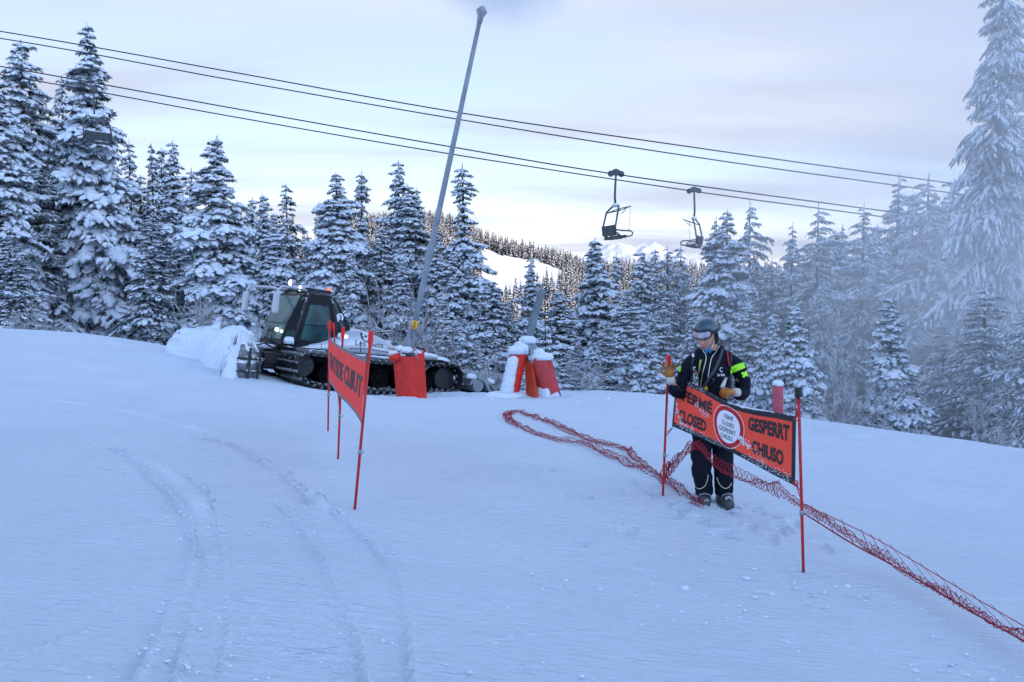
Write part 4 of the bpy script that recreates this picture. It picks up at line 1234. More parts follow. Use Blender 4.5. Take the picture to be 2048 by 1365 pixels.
# snow plastered down the windward side of the left pad
V_, F_ = [], []
K, n = 16, 12
rr_ = random.Random(4)
for i in range(K):
    f = i / (K - 1); c = r2(1012, 790, 24.8).lerp(r2(1028, 712, 24.8), f)
    for j in range(n):
        a_ = 2 * PI * j / n; r_ = .20 * (1 - .25 * f) * (1 + rr_.uniform(-.08, .08)) * (1 if 0 < i < K - 1 else .3)
        V_.append(c + Vector((r_ * math.cos(a_), r_ * .8 * math.sin(a_), 0)))
F_ = [(i * n + j, i * n + (j + 1) % n, (i + 1) * n + (j + 1) % n, (i + 1) * n + j) for i in range(K - 1) for j in range(n)] + [tuple(range(n))[::-1], tuple(range((K - 1) * n, K * n))]
mb.add(V_, F_)
mb.build('snow_cap', M_SNOW, gun2, smooth=True)

# padded post behind the banner
b3 = P(1556, 850, 17.5); post = thing('padded_post', 'pinkish red padded post with a cap of snow behind the banner', 'post', b3)
mb = MB(); tp = P(1556, 770, 17.5) - b3; mb.tube([Vector((-.05, 0, -.5)), Vector((0, 0, 0)), tp * .5, tp], [.10, .10, .10, .098], 20); mb.build('padding', mat('faded_red_pad', (.42, .07, .10), rough=.6, noise=.1, nscale=5, snow=.05), post, smooth=True)
mb = MB(); V_, F_ = snow_cap(tp, .105, .09, (1, 1), 3, .05); mb.add(V_, F_); mb.build('snow_cap', M_SNOW, post, smooth=True)

# ------------------------------------------------------------------ chairlift
def cable(pts, r, label, lo=-500, hi=2600):
    """pts: (px, py, D) along the rope"""
    a = np.array([list(P(*p)) for p in pts])
    c = catmull(a, 12)
    mb = MB(); mb.tube([Vector(p) for p in c], r, 6)
    o = mb.build('chairlift_cable', M_CABLE, None, smooth=True)
    return tag(o, label, 'cable', 'chairlift cables across the sky')
def dep(px, d0, d1): return 1 / (1 / d0 + (1 / d1 - 1 / d0) * (px / 2048))
def run(pts, d0, d1): return [(x, y, dep(x, d0, d1)) for x, y in pts]
cable(run([(-900, -80), (0, 63), (450, 142), (920, 226), (1400, 297), (1850, 360), (2500, 447)], 50, 43), .033, 'topmost of the four dark cables crossing the sky')
cable(run([(-900, -62), (0, 77), (450, 158), (910, 238), (1400, 316), (1900, 386), (2500, 468)], 56, 49), .036, 'second dark cable from the top, just under the topmost one')
L3 = [(-900, -20), (0, 133), (450, 214), (890, 292), (1232, 349), (1780, 424), (2500, 520)]
L4 = [(-900, 5), (0, 150), (450, 231), (880, 305), (1388, 383), (1780, 436), (2500, 533)]
cable(run(L3, 48, 42), .033, 'third dark cable from the top, carrying the nearer hanging chair')
cable(run(L4, 55, 50), .036, 'lowest dark cable, carrying the farther chair and the one at the left spruce')
M_CHAIR = mat('chair_steel', (.075, .09, .10), rough=.55, metal=.3, noise=.25, nscale=8, snow=.05)
M_SEAT = mat('chair_seat', (.055, .07, .08), rough=.7, noise=.3, nscale=8, snow=.05)
def make_chair(name, label, loc, rz, hang=3.2, W=1.75):
    """hangs from the rope at loc; X across the seat, -Y is the way it faces"""
    t = thing(name, label, 'chairlift chair', loc, rz, 'empty chairlift chairs')
    zt = -hang * .50; zb = -hang
    mb = MB()
    mb.box((0, 0, .04), (.10, .55, .20)); mb.box((0, 0, .16), (.12, .16, .2))
    for s in (-1, 1):
        mb.lathe([(.14, -.05), (.16, 0), (.14, .05)], (0, s * .27, .02), 12, Euler((0, PI / 2, 0)).to_matrix())
        mb.lathe([(.08, -.05), (.09, 0), (.08, .05)], (0, s * .12, .14), 10, Euler((0, PI / 2, 0)).to_matrix())
    mb.build('grip', M_CHAIR, t, bevel=.02)
    mb = MB(); mb.tube([(0, 0, 0), (0, .03, -.5), (0, .05, -1.1), (0, .02, zt + .05)], [.05, .055, .055, .06], 10); mb.build('hanger', M_CHAIR, t, smooth=True)
    mb = MB(); w = W / 2
    mb.tube([(-w, .32, zb + .15), (-w, .34, zb + .5), (-w * .92, .18, zt - .25), (-w * .55, .03, zt - .02), (0, 0, zt + .04), (w * .55, .03, zt - .02), (w * .92, .18, zt - .25), (w, .34, zb + .5), (w, .32, zb + .15)], .045, 10)
    mb.tube([(-w * .9, .16, zt - .28), (w * .9, .16, zt - .28)], .03, 8)
    mb.build('frame', M_CHAIR, t, smooth=True)
    mb = MB()
    for i in range(4):
        x = -w + .26 + i * (W - .52) / 3
        mb.box((x, .02, zb + .02), (W / 4 - .03, .56, .15), Euler((-.14, 0, 0)).to_matrix())
    mb.box((0, .02, zb - .05), (W - .1, .10, .05)); mb.box((0, .25, zb - .02), (W - .1, .06, .06))
    mb.build('seat', M_SEAT, t, bevel=.02)
    mb = MB()
    for i in range(4):
        x = -w + .26 + i * (W - .52) / 3
        mb.box((x, .35, zb + .34), (W / 4 - .03, .10, .50), Euler((-.16, 0, 0)).to_matrix())
    mb.build('backrest', M_SEAT, t, bevel=.02)
    for s in (-1, 1):
        mb = MB(); x = s * w
        mb.tube([(x, .32, zb + .14), (x, .02, zb + .06), (x, -.36, zb + .05), (x, -.52, zb + .12), (x, -.54, zb + .22), (x, -.42, zb + .31), (x, 0, zb + .32), (x, .33, zb + .36)], .035, 8)
        mb.build('armrest', M_CHAIR, t, smooth=True)
    # safety bar swung up over the seat
    mb = MB()
    mb.tube([(-w * .95, .2, zt - .3), (-w * .95, -.45, zt - .05), (w * .95, -.45, zt - .05), (w * .95, .2, zt - .3)], .022, 8)
    for s in (-.5, .5):
        mb.tube([(s * w, -.42, zt - .05), (s * w, -.2, zt - .35), (s * w * .7, -.15, zt - .35)], .018, 6)
    mb.tube([(-w * .95, -.43, zt - .05), (-w * .97, -.35, zb + .25)], .009, 5)
    mb.build('safety_bar', M_CHAIR, t, smooth=True)
    mb = MB(); V_, F_ = snow_cap((0, .02, zt + .0), .30, .14, (1.0, .5), 2); mb.add(V_, F_)
    V_, F_ = snow_cap((w * .4, 0, zb + .1), .26, .09, (1.2, .7), 3); mb.add(V_, F_)
    mb.build('snow_cap', M_SNOW, t, smooth=True)
    return t
def on_line(L, px, d0, d1):
    a = np.array([list(P(*p)) for p in run(L, d0, d1)]); c = catmull(a, 60)
    q = CX + c[:, 0] / c[:, 1] * FPX
    i = int(np.argmin(np.abs(q - px))); return Vector(c[i])
make_chair('lift_chair', 'empty chairlift chair hanging nearest, in open sky above the far mountain', on_line(L3, 1232, 48, 42), math.radians(104), 3.05)
make_chair('lift_chair', 'empty chairlift chair hanging against the frosty treetops behind the helmet', on_line(L4, 1388, 55, 50), math.radians(-112), 3.1)
make_chair('lift_chair', 'empty chairlift chair hanging in front of the tallest spruce at the left', on_line(L4, 200, 55, 50), math.radians(-125), 3.0)
# ------------------------------------------------------------------ snow groomer
GA = math.radians(36)
gc = Vector((-4.9, 27.15, 0)); gf = Vector((-math.cos(GA), -math.sin(GA), 0)); gl = Vector((math.sin(GA), -math.cos(GA), 0))
_w = lambda x, y: gc + gf * x + gl * y
zf, zr_ = g1(*_w(2.2, 1.3)[:2]), g1(*_w(-2.2, 1.3)[:2])
pitch = math.atan2(zf - zr_, 4.4)
gc.z = (zf + zr_) / 2 + .02
print('GROOMER ground', zf, zr_, math.degrees(pitch), 'blade', g1(*_w(4.3, 2.2)[:2]), g1(*_w(4.3, -2.2)[:2]))
gro = thing('snow_groomer', 'silver and black snow groomer number 3 with lit lamps and snow-heaped front blade', 'snow groomer', gc, rot=(0, -pitch, PI + GA))
M_SILVER = mat('silver_paint', (.46, .50, .54), rough=.32, metal=.45, noise=.05, nscale=2, coat=.4)
M_CABIN = mat('cab_black', (.010, .011, .014), spec=.25, rough=.5, noise=.2, nscale=5, snow=.03, snow_scale=14)
M_GLASS = mat('cab_glass', (.05, .11, .11), rough=.08, trans=.75, ior=1.3, spec=.8)
M_TRACK = mat('track_rubber', (.012, .012, .013), rough=.7, noise=.3, nscale=10, snow=.12, snow_scale=18)
M_WHEEL = mat('wheel_rubber', (.008, .008, .009), rough=.9, spec=.1, noise=.4, nscale=14)
M_GROUSER = mat('grouser_alloy', (.25, .27, .29), rough=.5, metal=.4, noise=.3, nscale=14, snow=.2, snow_scale=16)
M_UNDER = mat('chassis', (.02, .02, .022), rough=.6, snow=.17, snow_scale=7)
M_LAMP = mat('lit_lamp', (1, .95, .85), emit=(1.0, .93, .80), estr=5.0)
M_LAMPW = mat('warm_lamp', (1, .8, .6), emit=(1.0, .70, .42), estr=2.5)
M_BEACON = mat('beacon_orange', (.7, .12, .02), rough=.25, emit=(1, .15, .03), estr=.5)
M_TUBE = mat('light_tube', (.45, .48, .52), rough=.4, metal=.3, snow=.1)
def loft(mb, secs, caps=True):
    n = len(secs[0]); o = [v for s in secs for v in s]
    fs = [(i * n + j, i * n + (j + 1) % n, (i + 1) * n + (j + 1) % n, (i + 1) * n + j) for i in range(len(secs) - 1) for j in range(n)]
    if caps: fs += [tuple(range(n))[::-1], tuple(range((len(secs) - 1) * n, len(secs) * n))]
    mb.add(o, fs)
# bonnet: rises from a point at the cab foot, swells over the engine, falls to the tail
prof = [(2.45, 1.04, 1.02), (2.0, 1.14, 1.10), (1.5, 1.32, 1.18), (1.05, 1.52, 1.26), (.70, 1.66, 1.30), (.45, 1.70, 1.32), (.05, 1.66, 1.34), (-.4, 1.52, 1.35), (-.8, 1.32, 1.34), (-1.08, 1.10, 1.30), (-1.14, 1.02, 1.28)]
secs = []
for x, zt, hw in prof:
    zb = .96; h = zt - zb; s = []
    for y, z in ((-hw, zb), (-hw, zb + h * .30), (-hw * .97, zb + h * .62), (-hw * .86, zb + h * .88), (-hw * .62, zb + h * .98), (0, zb + h * 1.02), (hw * .62, zb + h * .98), (hw * .86, zb + h * .88), (hw * .97, zb + h * .62), (hw, zb + h * .30), (hw, zb)):
        s.append((x, y, z))
    secs.append(s)
mb = MB(); loft(mb, secs); bod = mb.build('bonnet', M_SILVER, gro, smooth=True, bevel=.012)
def side_pt(x, z, off=.0):
    """point on the bonnet's left flank"""
    zt = np.interp(-x, [-p[0] for p in prof], [p[1] for p in prof]); hw = np.interp(-x, [-p[0] for p in prof], [p[2] for p in prof])
    f = (z - .96) / max(zt - .96, .01)
    y = hw * np.interp(f, [0, .3, .62, .88, .98, 1.02], [1, 1, .97, .86, .62, 0])
    return Vector((x, y + off, z))
# panel gaps, logo, writing
mb = MB()
for pts in ([(.40, 1.02), (.42, 1.3), (.36, 1.5), (.28, 1.68)], [(1.55, .97), (1.53, 1.15), (1.50, 1.30)]):
    mb.tube([side_pt(x, z, .004) for x, z in pts], .012, 5)
mb.build('panel_gap', M_BLACK, bod, smooth=True)
mb = MB(); mb.tube([side_pt(x, .975, .012) for x in np.linspace(2.3, -1.1, 14)], .035, 6); mb.build('trim', M_BLACK, bod, smooth=True)
mb = MB(); mb.tube([side_pt(x, z, .004) for x, z in ((.75, 1.10), (.2, 1.14), (-.5, 1.10), (-1.0, 1.03))], .010, 5); mb.build('crease_shade', M_BLACK, bod, smooth=True)  # black line drawn in for the shade along the body crease
mb = MB()
def sdisc(cx, cz, r0, r1, off, n=28):
    vs = []
    for r in (r0, r1): vs += [side_pt(cx - r * math.cos(2 * PI * j / n), cz + r * math.sin(2 * PI * j / n), off) for j in range(n)]
    mb.add(vs, [(j, (j + 1) % n, n + (j + 1) % n, n + j) for j in range(n)])
    if r0 < .01: pass
sdisc(.24, 1.50, .003, .165, .008)
mb.build('emblem', M_PRINT, bod)
mb = MB()
sdisc(.24, 1.50, .05, .075, .014)
for q in range(8):
    a = q * PI / 4
    c_, s_ = math.cos(a), math.sin(a)
    pts = [(.075, -.012), (.105, -.02), (.125, 0), (.105, .02), (.075, .012)]
    mb.add([side_pt(.24 - (r * c_ - t * s_), 1.50 + (r * s_ + t * c_), .014) for r, t in pts], [(0, 1, 2, 3, 4)])
mb.build('emblem', M_WHITE, bod)
# x grows towards the front, so writing read from outside runs from front (left) to rear
sl = lambda u, v, off: side_pt(.66 - u * 1.5, 1.50 - v * .36, off)
writing_on('lettering', [('Les Gets', .06, .64, .34, .80, .0, 0)], sl, M_PRINT, bod, .008)
writing_on('lettering', [('Pisten', .74, .94, .70, .86, .02, .3)], sl, mat('red_print', (.5, .02, .02)), bod, .008)
# dark sill under the bonnet
mb = MB(); mb.box((.55, 0, .88), (3.5, 2.5, .20)); mb.box((.3, 0, .62), (4.2, 1.1, .45)); mb.box((-1.5, 0, .95), (.9, 2.2, .3), None, .9)
mb.build('chassis', M_UNDER, gro, bevel=.03)
# cab: frame with glass
def cabsec(x, z, hw): return (x, hw, z)
mb = MB()
low = [(2.55, .85), (2.30, 1.08), (.85, 1.10), (.55, .95)]     # x, half width at the sill z=1.05
cab_lo = [(2.60, 1.00, .80), (2.35, 1.00, 1.08), (1.0, 1.00, 1.12), (.55, 1.35, 1.00)]
cab_mid = [(2.45, 1.65, .82), (2.22, 1.65, 1.05), (1.05, 1.70, 1.08), (.62, 1.72, .95)]
cab_hi = [(2.10, 2.48, .76), (1.98, 2.50, .92), (1.28, 2.52, .92), (1.02, 2.38, .82)]
cab_top = [(1.98, 2.58, .62), (1.86, 2.60, .74), (1.30, 2.60, .74), (1.14, 2.50, .64)]
def ring(sec):
    L = [(x, hw, z) for x, z, hw in sec]; return L + [(x, -hw, z) for x, z, hw in sec[::-1]]
loft(mb, [ring(cab_lo), ring(cab_mid), ring(cab_hi), ring(cab_top)])
cab = mb.build('cab', M_CABIN, gro, bevel=.03)
# glazing: panes stand just proud of the dark shell, opaque, teal mottling painted in for reflections and view inside
def pane(name, pts, off, m=M_GLASS, parent=cab):
    pts = [Vector(p) for p in pts]; n = (pts[1] - pts[0]).cross(pts[2] - pts[0]).normalized()
    c = sum(pts, Vector()) / len(pts)
    if n.dot(c - Vector((1.6, 0, 1.8))) < 0: n = -n
    mb = MB(); k = len(pts)
    mb.add([p + n * off for p in pts] + [p - n * .004 for p in pts], [tuple(range(k)), tuple(range(k, 2 * k))[::-1]] + [(i, (i + 1) % k, k + (i + 1) % k, k + i) for i in range(k)])
    return mb.build(name, m, parent, bevel=.004)
M_PANE = mat('tinted_pane', (.012, .035, .04), rough=.1, spec=.25, nscale=1.6, col2=(.05, .13, .13))
def lerp3(a, b, t): return Vector(a).lerp(Vector(b), t)
for s in (1, -1):
    lo1, lo2 = Vector((2.30, s * 1.082, 1.04)), Vector((1.12, s * 1.118, 1.04)); hi1, hi2 = Vector((1.98, s * .925, 2.42)), Vector((1.36, s * .925, 2.44))
    m1, m2 = Vector((2.20, s * 1.058, 1.65)), Vector((1.12, s * 1.082, 1.70))
    pane('window', [m1 + Vector((-.10, 0, -.35)), Vector((1.22, s * 1.10, 1.20)), m2 + Vector((.12, 0, 0)), ], .012, M_PANE) if False else None
    pane('window', [m1 + Vector((-.13, 0, 0)), m2 + Vector((.15, 0, -.03)), hi2 + Vector((.03, 0, -.06)), hi1 + Vector((-.10, 0, -.06))], .012, M_PANE)
    pane('window', [Vector((2.14, s * 1.075, 1.22)), Vector((1.24, s * 1.108, 1.12)), m2 + Vector((.15, 0, -.05)), m1 + Vector((-.13, 0, -.03))], .012, M_PANE)
    pane('window', [Vector((1.00, s * 1.078, 1.68)), Vector((.84, s * 1.03, 1.70)), Vector((1.13, s * .885, 2.35)), Vector((1.23, s * .93, 2.42))], .014, M_PANE)
pane('windshield', [(2.46, -.78, 1.62), (2.46, .78, 1.62), (2.12, .72, 2.42), (2.12, -.72, 2.42)], .014, M_PANE)
pane('windshield', [(2.575, -.75, 1.16), (2.575, .75, 1.16), (2.465, .77, 1.60), (2.465, -.77, 1.60)], .014, M_PANE)
for s in (1, -1):
    pane('windshield', [(2.52, s * .86, 1.22), (2.34, s * 1.04, 1.22), (2.02, s * .90, 2.40), (2.10, s * .80, 2.40)], .014, M_PANE)
# pillars along the glass edges, patched with frost
M_PIL = mat('frosted_pillar', (.02, .022, .025), rough=.5, snow=.2, snow_scale=16)
for s in (1, -1):
    mb = MB(); mb.tube([(2.33, s * 1.085, 1.0), (2.22, s * 1.06, 1.65), (1.99, s * .93, 2.5)], .045, 8)
    mb.build('pillar', M_PIL, cab, smooth=True); mb = MB()
    mb.tube([(1.06, s * 1.115, 1.0), (1.10, s * 1.085, 1.70), (1.30, s * .93, 2.5)], .045, 8)
    mb.build('pillar', M_PIL, cab, smooth=True)
mb = MB(); mb.box((1.56, 0, 2.64), (.85, 1.45, .10), None, .85); mb.build('roof', M_CABIN, cab, bevel=.03)
# number disc on the rear cab panel
mb = MB()
c = Vector((1.02, .99, 1.93)); nrm = Vector((-.36, .90, .12)).normalized(); ux = nrm.cross(Vector((0, 0, 1))).normalized() * -1; uy = Vector((0, 0, 1))
mb.add([c + nrm * .05 + ux * (.13 * math.cos(2 * PI * j / 24)) + uy * (.13 * math.sin(2 * PI * j / 24)) for j in range(24)] + [c - nrm * .02 + ux * (.13 * math.cos(2 * PI * j / 24)) + uy * (.13 * math.sin(2 * PI * j / 24)) for j in range(24)],
       [tuple(range(24))] + [(j, (j + 1) % 24, 24 + (j + 1) % 24, 24 + j) for j in range(24)])
nd_ = mb.build('number_plate', M_WHITE, cab)
sg = (1 if (ux.x < 0) else -1)
writing_on('lettering', [('3', .30, .70, .16, .84, .03, 0)], lambda u, v, off: c + nrm * (.05 + off) + ux * sg * ((u - .5) * .26) + uy * ((.5 - v) * .26), M_PRINT, nd_, .004)
# mirrors on long arms
for s in (1, -1):
    mb = MB(); mb.tube([(1.95, s * .7, 2.58), (2.45, s * .95, 2.62), (2.85, s * 1.12, 2.60), (2.98, s * 1.16, 2.48), (2.98, s * 1.17, 2.25)], .038, 8)
    arm = mb.build('mirror_arm', M_TUBE, cab, smooth=True)
    mb = MB(); mb.box((3.0, s * 1.18, 2.14), (.12, .26, .58)); mb.build('mirror', M_TUBE, arm, bevel=.04, segs=3)
mb = MB(); mb.tube([(2.62, .15, 1.12), (2.58, .1, 1.45), (2.56, -.35, 1.36)], .016, 6); mb.tube([(2.62, -.3, 1.12), (2.56, -.15, 1.5)], .014, 6); mb.build('wiper', M_BLACK, cab, smooth=True)
# lamps
for x, y, z, r, m in ((2.08, .55, 2.64, .075, M_LAMP), (2.05, -.25, 2.80, .085, M_LAMP), (2.06, .05, 2.66, .06, M_TUBE), (2.06, .2, 2.66, .06, M_TUBE), (2.08, -.6, 2.64, .06, M_TUBE)):
    mb = MB(); mb.lathe([(r * 1.15, -.12), (r * 1.25, -.02), (r * 1.2, .02)], (x, y, z), 14, Euler((0, PI / 2, 0)).to_matrix()); ho = mb.build('headlight', M_TUBE, cab, smooth=True)
    mb = MB(); mb.ball((x + .015, y, z), r, 12, (.6, 1, 1)); mb.build('lens', m, ho, smooth=True)
mb = MB(); mb.lathe([(.07, 0), (.075, .08), (.05, .15), (.01, .17)], (1.18, .45, 2.60), 14); mb.build('beacon', M_BEACON, cab, smooth=True)
mb = MB(); mb.ball((2.60, .45, 1.42), .05, 10); mb.build('headlight', M_LAMP, cab, smooth=True)  # glowing ball added for the bright reflection in the windshield
mb = MB(); mb.tube([(1.85, -.1, 2.62), (1.80, -.1, 3.1)], .008, 5); mb.build('antenna', M_BLACK, cab)
p = side_pt(.92, 1.40, .0); mb = MB(); mb.box(p + Vector((0, .0, 0)), (.36, .05, .13), Euler((0, -.35, 0)).to_matrix()); hl = mb.build('headlight', M_WHITE, bod, bevel=.02)
mb = MB(); mb.ball(p + Vector((-.08, .02, .02)), .055, 10, (1, .5, 1)); mb.build('lens', M_LAMPW, hl, smooth=True)
# tracks: belt with grousers, road wheels, sprocket
def loop_pts():
    pts = []
    def arc(cx, cz, r, a0, a1, n): return [(cx + r * math.cos(math.radians(a0 + (a1 - a0) * i / n)), cz + r * math.sin(math.radians(a0 + (a1 - a0) * i / n))) for i in range(n + 1)]
    pts += arc(2.20, .52, .36, 80, -60, 9)
    pts += [(1.9, .06), (1.0, .03), (0, .03), (-1.0, .03), (-1.75, .06)]
    pts += arc(-2.25, .50, .40, -60, -270, 11)
    pts += [(-1.2, .84), (0, .80), (1.2, .84)]
    return pts
LP = loop_pts(); A_ = np.array(LP + [LP[0]])
S_ = np.r_[0, np.cumsum(np.linalg.norm(np.diff(A_, axis=0), axis=1))]
for s in (1, -1):
    yc_ = s * 1.42; hw = .68
    mb = MB(); n = 110; q = np.linspace(0, S_[-1], n, endpoint=False)
    X = np.interp(q, S_, A_[:, 0]); Z = np.interp(q, S_, A_[:, 1])
    tx = np.roll(X, -1) - np.roll(X, 1); tz = np.roll(Z, -1) - np.roll(Z, 1); l = np.hypot(tx, tz); nx_, nz_ = tz / l, -tx / l
    cxm, czm = X.mean(), Z.mean()
    sgn = np.sign(((X - cxm) * nx_ + (Z - czm) * nz_).sum()); nx_, nz_ = nx_ * sgn, nz_ * sgn
    for (y0, y1) in ((-hw, -hw * .45), (-hw * .2, hw * .2), (hw * .45, hw)):
        vs = []
        for i in range(n):
            for (yy, o) in ((y0, 0), (y1, 0), (y1, .03), (y0, .03)): vs.append((X[i] + nx_[i] * o, yc_ + yy, Z[i] + nz_[i] * o))
        fs = [(4 * i + a, 4 * i + (a + 1) % 4, 4 * ((i + 1) % n) + (a + 1) % 4, 4 * ((i + 1) % n) + a) for i in range(n) for a in range(4)]
        mb.add(vs, fs)
    tr = mb.build('track', M_TRACK, gro)
    mb = MB(); m = 54
    for i in range(m):
        qq = S_[-1] * i / m; x = np.interp(qq, S_, A_[:, 0]); z = np.interp(qq, S_, A_[:, 1])
        k = int(qq / S_[-1] * n) % n; R = Matrix(((tx[k] / l[k], 0, nx_[k]), (0, 1, 0), (tz[k] / l[k], 0, nz_[k])))
        mb.box((x + nx_[k] * .055, yc_, z + nz_[k] * .055), (.05, 2 * hw + .04, .05), R)
        mb.box((x + nx_[k] * .085, yc_, z + nz_[k] * .085), (.02, 2 * hw * .96, .05), R)
        for e in (-.52, -.15, .15, .52): mb.box((x + nx_[k] * -.02, yc_ + e * 1.2 * hw, z + nz_[k] * -.02), (.07, .05, .06), R)
    mb.build('grouser', M_GROUSER, tr)
    for i, (wx, r) in enumerate(((1.45, .27), (.65, .27), (-.15, .27), (-.95, .27), (-1.65, .27))):
        mb = MB()
        for o in (-.3, .12):
            mb.lathe([(.04, -.09), (r * .5, -.09), (r * .62, -.05), (r * .8, -.09), (r, -.09), (r + .02, 0), (r, .09), (r * .8, .09), (r * .62, .05), (r * .5, .09), (.04, .09)], (wx, yc_ + o, .06 + r), 22, Euler((PI / 2, 0, 0)).to_matrix())
        mb.build('wheel', M_WHEEL, tr, smooth=False)
    mb = MB(); mb.lathe([(.03, -.3), (.33, -.3), (.36, -.1), (.36, .1), (.33, .3), (.03, .3)], (-2.25, yc_, .50), 14, Euler((PI / 2, 0, 0)).to_matrix()); mb.build('sprocket', M_DARKSTEEL, tr); mb = MB(); mb.lathe([(.03, -.2), (.30, -.2), (.30, .2), (.03, .2)], (2.20, yc_, .52), 14, Euler((PI / 2, 0, 0)).to_matrix())
    mb.build('idler_wheel', M_DARKSTEEL, tr)
# snow lying on the tracks' top run and rear guard
mb = MB(); rr_ = random.Random(8)
for i in range(60):
    x = rr_.uniform(-2.3, 2.3); V_, F_ = snow_cap((x, rr_.choice((1.42, 1.42, -1.42)) + rr_.uniform(-.6, .6), .93 - .0 * x), rr_.uniform(.05, .12), .05, (1.3, .8), i); mb.add(V_, F_)
for x, y, z, r, h in ((-1.75, 1.2, 1.06, .45, .14), (-2.25, 1.1, .98, .40, .14), (-1.5, .4, 1.1, .5, .2), (-2.1, .2, 1.0, .5, .22), (2.42, 1.0, 1.10, .16, .16), (2.9, .5, .9, .25, .1), (2.9, -.5, .9, .25, .1)):
    V_, F_ = snow_cap((x, y, z), r, h, (1.1, .8), int(x * 10)); mb.add(V_, F_)
mb.build('snow_cap', M_SNOW, gro, smooth=True)
mb = MB(); mb.prism([(-1.2, 1.00), (-1.9, 1.04), (-2.5, .90), (-2.75, .62), (-2.70, .60), (-2.45, .84), (-1.9, .96), (-1.2, .94)], .75, 2.1); mb.prism([(-1.2, 1.00), (-1.9, 1.04), (-2.5, .90), (-2.75, .62), (-2.70, .60), (-2.45, .84), (-1.9, .96), (-1.2, .94)], -2.1, -.75)
mb.build('mudguard', M_CABIN, gro)
mb = MB(); mb.tube([(-1.25, 1.2, 1.05), (-1.35, 1.2, 1.35), (-1.75, 1.2, 1.30), (-1.85, 1.2, 1.05)], .03, 8); mb.tube([(-1.3, 1.2, 1.15), (-1.8, 1.2, 1.2)], .02, 6); mb.build('handrail', M_BLACK, gro, smooth=True)
# tiller behind
mb = MB()
mb.tube([(-3.25, -2.1, .38), (-3.25, 2.1, .38)], .20, 16); mb.prism([(-2.9, .35), (-3.0, .72), (-3.25, .80), (-3.55, .60), (-3.7, .22), (-3.62, .22), (-3.42, .5), (-3.15, .6), (-3.0, .4)], -2.15, 2.15)
mb.prism([(-3.6, .28), (-4.0, .06), (-4.35, .02), (-4.35, .06), (-4.0, .12), (-3.6, .34)], -2.15, 2.15)
for s in (-1, 1): mb.tube([(-2.2, s * .5, .75), (-2.7, s * .5, .95), (-3.2, s * .5, .75)], .07, 8)
til = mb.build('tiller', M_STEEL, gro, bevel=.015)
mb = MB(); mb.tube([(-2.9, 1.5, .85), (-3.1, 1.7, 1.02), (-3.35, 1.75, .95), (-3.6, 1.9, .55), (-3.9, 2.0, .25)], .022, 8); mb.tube([(-3.0, 1.4, .8), (-3.3, 1.5, .92), (-3.7, 1.9, .35)], .018, 8); mb.build('hose', M_BLACK, til, smooth=True)
mb = MB()
for i in range(16):
    V_, F_ = snow_cap((rr_.uniform(-3.9, -2.9), rr_.uniform(-1.9, 2.1), rr_.uniform(.3, .62)), rr_.uniform(.15, .32), .12, (1, 1), i); mb.add(V_, F_)
mb.build('snow_cap', M_SNOW, til, smooth=True)
# push frame, arms
mb = MB()
for s in (-1, 1):
    mb.tube([(2.2, s * .55, .45), (3.0, s * .7, .40), (3.45, s * .9, .42)], .10, 10); mb.tube([(2.45, s * .45, .95), (3.1, s * .5, .75), (3.45, s * .55, .62)], .05, 8); mb.tube([(2.6, s * .2, .6), (3.4, s * 1.5, .5)], .05, 8)
mb.box((2.75, 0, .62), (.5, 1.6, .3)); mb.tube([(3.4, -1.4, .45), (3.4, 1.4, .45)], .09, 10)
mb.tube([(2.5, .75, .95), (3.2, 1.1, 1.18), (3.35, 1.3, 1.1)], .03, 8); mb.tube([(2.5, .6, .85), (3.1, .9, 1.02), (3.4, 1.2, .95)], .025, 8)
mb.build('push_frame', M_UNDER, gro, bevel=.01)
# blade: curved board with swung wings, ribs behind, snow packed in front
def blade_sec(x, y, yaw, h=1.02):
    f = Vector((math.cos(yaw), math.sin(yaw), 0)); out = []
    for z, o in ((-.02, .16), (.18, .03), (.5, -.03), (.8, .04), (h, .18)): out.append(Vector((x, y, z)) + f * o)
    for z, o in ((h, .13), (.8, -.03), (.5, -.10), (.18, -.04), (-.02, .10)): out.append(Vector((x, y, z)) + f * o)
    return out
mb = MB()
BX = [(4.45, 2.40, -1.25), (4.0, 2.28, -.9), (3.6, 1.9, -.35), (3.5, 1.2, 0), (3.5, -1.2, 0), (3.6, -1.9, .35), (4.0, -2.28, .9), (4.45, -2.40, 1.25)]
loft(mb, [blade_sec(*b) for b in BX]); bl = mb.build('blade', mat('blade_steel', (.20, .22, .24), rough=.5, metal=.3, noise=.3, nscale=6, snow=.55, snow_scale=3), gro)
mb = MB()
for z in (.30, .62): mb.tube([(4.35, 2.47, z), (3.95, 2.37, z), (3.52, 1.98, z), (3.4, 1.2, z), (3.4, -1.2, z), (3.5, -2.0, z)], .03, 6)
for x, y in ((4.0, 2.40), (3.66, 2.16), (3.40, 1.4), (3.40, .5), (3.4, -.6)): mb.tube([(x, y, .05), (x, y, .9)], .035, 6)
mb.build('rib', mat('snowy_rib', (.03, .032, .035), rough=.6, snow=.42, snow_scale=5), bl)
rngb = np.random.default_rng(12); V_ = []; nu, nv = 46, 22
